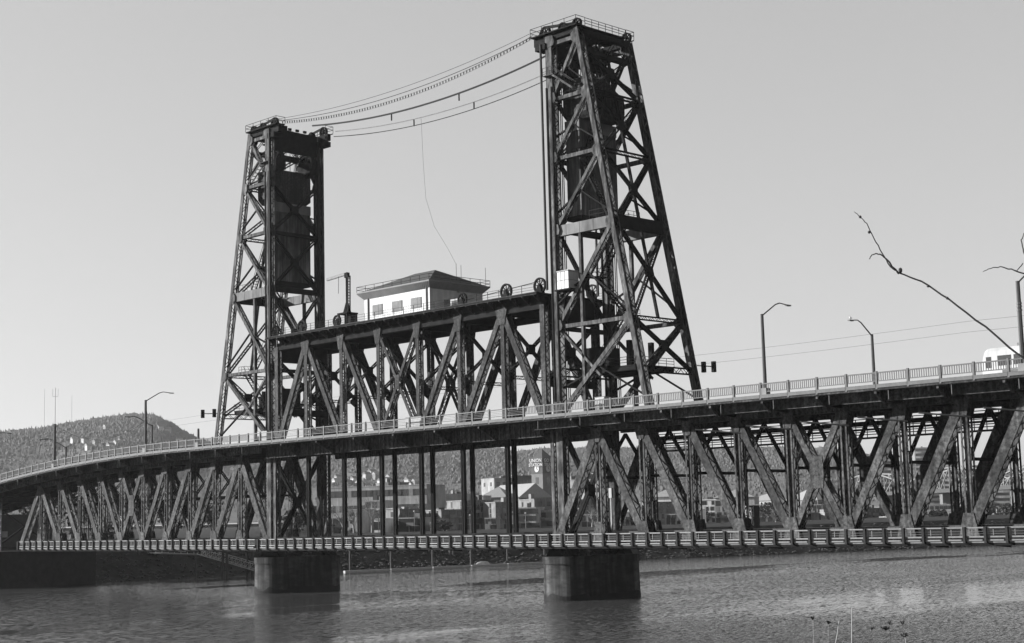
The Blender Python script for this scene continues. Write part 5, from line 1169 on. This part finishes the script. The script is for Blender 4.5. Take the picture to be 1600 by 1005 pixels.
for x, yt, yb, lb in ((69, 608, 670, 'thin hazy radio mast, the one farthest from the tower'), (86, 606, 668, 'radio mast with an aerial cluster at its head above the wooded hill'), (112, 618, 662, 'thin hazy radio mast, the one standing closest to the hilltop')):
    b_ = at(x, yb, 3000); t_ = at(x, yt, 3000); rm = thing('radio_mast', lb, 'radio mast', (b_.x, b_.y, b_.z), 'radio masts on the hill')
    q = MB(); q.tube([(b_.x, b_.y, b_.z-20), (b_.x, b_.y, t_.z)], .55 if x == 86 else .3, 5, .4 if x == 86 else .22); q.build('mast', 'grey_mid', rm)
    if x == 86:
        z = t_.z-16; q = MB()
        for dx in (-5, 5): q.tube([(b_.x+dx*.7, b_.y+dx*.7, z), (b_.x+dx*.7, b_.y+dx*.7, z+14)], .25, 5)
        q.tube([(b_.x-3.5, b_.y-3.5, z), (b_.x+3.5, b_.y+3.5, z)], .3, 5); q.build('aerial_frame', 'grey_mid', rm)

# trees along the far bank
def bare_tree(label, x, ytop, D, seed, m='bark_pale', grp='bare trees in front of the riverside blocks'):
    rr = random.Random(seed); p = at(x, 830, D); p.z = GZ-.5; H = at(x, ytop, D).z-p.z
    root = thing('bare_tree', label, 'tree', p, grp)
    q = MB(); q.tube([p, p+V(rr.uniform(-.4, .4), rr.uniform(-.4, .4), H*.3), p+V(rr.uniform(-.7, .7), rr.uniform(-.7, .7), H*.55)], .3, 6, .16); q.build('trunk', m, root)
    q = MB()
    def grow(a, d, L, r, dep):
        b = a+d*L; mid = a.lerp(b, .5)+V(rr.gauss(0, .06), rr.gauss(0, .06), 0)*L; q.tube([a, mid, b], r, 4, r*.6, False)
        if dep > 0:
            for _ in range(3):
                nd = (d+V(rr.gauss(0, .45), rr.gauss(0, .45), rr.gauss(.12, .25))).normalized(); grow(a.lerp(b, rr.uniform(.5, 1)), nd, L*rr.uniform(.55, .8), r*.6, dep-1)
    for k in range(6): grow(p+V(0, 0, H*rr.uniform(.2, .5)), V(rr.gauss(0, .5), rr.gauss(0, .5), 1).normalized(), H*.28, .12, 3)
    q.build('crown', m, root)
bare_tree('tall pale bare tree forking in front of the white low block', 581, 779, 466, 1)
bare_tree('bare tree with spreading twigs beside the farther tower', 533, 785, 466, 2)
bare_tree('bare whitish tree leaning at the grey block beside the farther tower', 553, 788, 470, 3)
bare_tree('thin bare tree in front of the long office block end', 655, 781, 520, 4)
bare_tree('slender bare tree next to the white signal mast', 925, 790, 480, 5)
bare_tree('small twiggy bare tree before the low grey workshop', 1212, 793, 520, 6)
def leafy_tree(label, x, ytop, D, wd, seed, m='leaf', grp='bushy trees along the far bank'):
    rr = random.Random(seed); p = at(x, 832, D); p.z = GZ-.5; H = max(3, at(x, ytop, D).z-p.z)
    root = thing('bushy_tree', label, 'tree', p, grp)
    q = MB(); q.tube([p, p+V(.1, 0, H*.5)], .28, 6, .15)
    for k in range(4): q.tube([p+V(0, 0, H*.3), p+V(rr.uniform(-1, 1)*wd*.35, rr.uniform(-1, 1)*wd*.35, H*.75)], .12, 5, .04)
    q.build('trunk', 'bark', root); q = MB()
    for k in range(10):
        c = p+V(rr.gauss(0, .3)*wd*.6, rr.gauss(0, .3)*wd*.6, H*rr.uniform(.4, .9)); rad = wd*rr.uniform(.18, .34); leaf_cloud(q, c, rad, rad, rad*.85, 60, .5, rr)
    q.build('crown', m, root)
LT = [('grey leafless-looking bushy tree before the far lattice bridge', 1428, 778, 640, 9, 'leaf_pale'), ('dark round tree between the brick row and the truss post', 1470, 800, 640, 7, 'leaf'), ('bushy grey tree mass behind the truss panel before the X', 1205, 786, 560, 8, 'leaf_pale'),
      ('low pale shrub beside the low grey shed row', 1222, 806, 530, 6, 'leaf_pale'), ('dark tree behind the stair tower', 1002, 792, 520, 7, 'leaf'), 
      ('dark trees clump under the farther tower', 462, 800, 470, 9, 'leaf'), ('dark tree under the low end of the far truss', 120, 770, 400, 13, 'leaf'), ('dark tree beside the far shore pier', 60, 775, 400, 12, 'leaf'),
      ('round dark tree behind the middle of the far truss', 190, 775, 410, 12, 'leaf'), ('dark tree near the landing stage', 262, 778, 420, 11, 'leaf'), ('dark tree behind the leaning members of the far truss', 330, 785, 430, 10, 'leaf'), ('grey tree under the white train end of the far truss', 1575, 790, 660, 9, 'leaf_pale')]
LT += [('grey twiggy bush under the chimney stack', 690, 820, 465, 5, 'leaf_pale'), 
       ('dark rounded tree beside the white depot', 950, 788, 560, 7, 'leaf'), ('dark low tree in the second truss panel', 1052, 806, 540, 6, 'leaf'), ('grey tree behind the graffiti cabinet', 1102, 800, 600, 6, 'leaf_pale'), ('dark tree in the fourth truss panel', 1168, 800, 570, 7, 'leaf'),
       ('dark low tree just past the X shaped panel', 1345, 806, 620, 7, 'leaf'), ('dark tree by the white gabled house', 1412, 798, 650, 8, 'leaf'), ('dark bush row under the white train', 1540, 808, 660, 7, 'leaf')]
for i, (lb, x, yt, D, wd, m_) in enumerate(LT): leafy_tree(lb, x, yt, D, wd, 20+i, m_)

# ------------------------------------------------------------------ foreground branch and weeds
def near(x, y, D): return at(x, y, D)
bt_ = near(2150, 980, 6.5); bt_.z = .1
ft = thing('bare_tree', 'near leafless tree reaching one long thin branch over the train', 'tree', bt_)
q = MB(); top = near(2120, 640, 6.3); q.tube([bt_-V(0, 0, .5), bt_.lerp(top, .5)+V(.03, .02, 0), top, near(2140, 200, 6.4)], .07, 8, .02); q.build('trunk', 'bark', ft)
def twig(pts, r0, r1, D=6.0):
    P = [near(x, y, D) for x, y in pts]; n = len(P); q = MB()
    # subdivide with slight wobble
    out = []
    for a, b in zip(P, P[1:]):
        for i in range(4): out.append(a.lerp(b, i/4)+V(random.uniform(-1, 1), random.uniform(-1, 1), random.uniform(-1, 1))*.0016)
    out.append(P[-1]); q.tube(out, r0, 6, r1); return q
q = twig([(2100, 800), (1850, 695), (1700, 632), (1590, 553), (1540, 511), (1482, 467), (1440, 440), (1404, 426), (1391, 417), (1378, 396), (1365, 372), (1354, 349), (1344, 339), (1335, 331)], .0047, .0012)
for (x, y) in ((1407, 424), (1344, 339), (1358, 363), (1480, 466), (1450, 447)): ell(q, near(x, y, 6.0), .006, .006, .006, 6, 4)
mbk = q.build('branch', 'bark', ft)
twig([(1404, 428), (1394, 416), (1385, 405), (1377, 398), (1368, 396), (1361, 400), (1358, 405)], .0035, .0015).build('twig', 'bark', mbk)
twig([(1408, 424), (1406, 420)], .009, .006).build('bud', 'bark', mbk)
twig([(1900, 560), (1700, 470), (1640, 445), (1600, 428), (1580, 421), (1563, 417), (1548, 419), (1536, 425)], .004, .0012).build('twig', 'bark', ft)
twig([(1800, 520), (1640, 440), (1610, 412), (1599, 394), (1596, 375), (1600, 364)], .004, .0014).build('twig', 'bark', ft)
twig([(1598, 412), (1588, 424)], .002, .0015).build('twig', 'bark', ft)
weeds = [('pale upright dry stalk standing tallest among the shore weeds', [(1331, 1040), (1331, 985), (1331, 950)], .0042, 'dry_stem', 0), ('forked pale dry stalk beside the tallest one', [(1299, 1040), (1308, 992), (1311, 970)], .0036, 'dry_stem', 0),
         ('thin weed stem with a small pale head at the water edge', [(1294, 1040), (1294, 972)], .0016, 'dry_stem', 1), ('weed stem with a flat dark seed head in the middle of the clump', [(1386, 1040), (1384, 981)], .0018, 'bark', 2),
         ('weed stem with a tiny dark head above its neighbours', [(1392, 1040), (1390, 973)], .0014, 'bark', 1), ('short weed stem with a dark head leaning over', [(1362, 1040), (1362, 981)], .0014, 'bark', 1),
         ('fine weed stem with a little dark head on the outer side', [(1412, 1040), (1410, 973)], .0012, 'bark', 1), ('stout weed stem with a dark drooping head, lowest in the clump', [(1416, 1040), (1415, 1000), (1413, 992)], .003, 'dry_stem', 2),
         ('hair thin bent weed stem without a head', [(1396, 1040), (1391, 985)], .0012, 'bark', 0), ('short thin pale weed set apart on the open-water side', [(1272, 1040), (1270, 965)], .0012, 'dry_stem', 1)]
for lb, pts, r, m_, head in weeds:
    P = [near(x, y, 8.0) for x, y in pts]; base = V(P[0].x, P[0].y, -.4); wd_ = thing('dry_weed', lb, 'weed', base, 'dry weeds on the near shore')
    q = MB(); q.tube([base]+P, r*.9, 6, r*.5); q.build('stem', m_, wd_)
    if head:
        q = MB(); rr = random.Random(len(lb))
        for k in range(9*head):
            a = rr.uniform(0, 6.28); d = rr.uniform(.004, .013*head); q.tube([P[-1]-V(0, 0, .012), P[-1]+V(d*math.cos(a), d*math.sin(a), rr.uniform(-.002, .008))], .001, 4, .0026)
        q.build('seed_head', 'seed_head', wd_)

# ------------------------------------------------------------------ air between here and the hills
hz = bpy.data.materials.new('air_haze'); hz.use_nodes = True; t = hz.node_tree
t.nodes.remove(t.nodes['Principled BSDF']); pv = t.nodes.new('ShaderNodeVolumePrincipled'); pv.inputs['Density'].default_value = .000036; pv.inputs['Color'].default_value = (.9, .9, .9, 1); pv.inputs['Anisotropy'].default_value = .2
t.links.new(pv.outputs[0], t.nodes['Material Output'].inputs['Volume']); MATS['haze'] = hz
mb = MB(); mb.box(-5200, 1600, -1600, 4200, -40, 330); tag(mb.build('haze', 'haze'), kind='stuff')
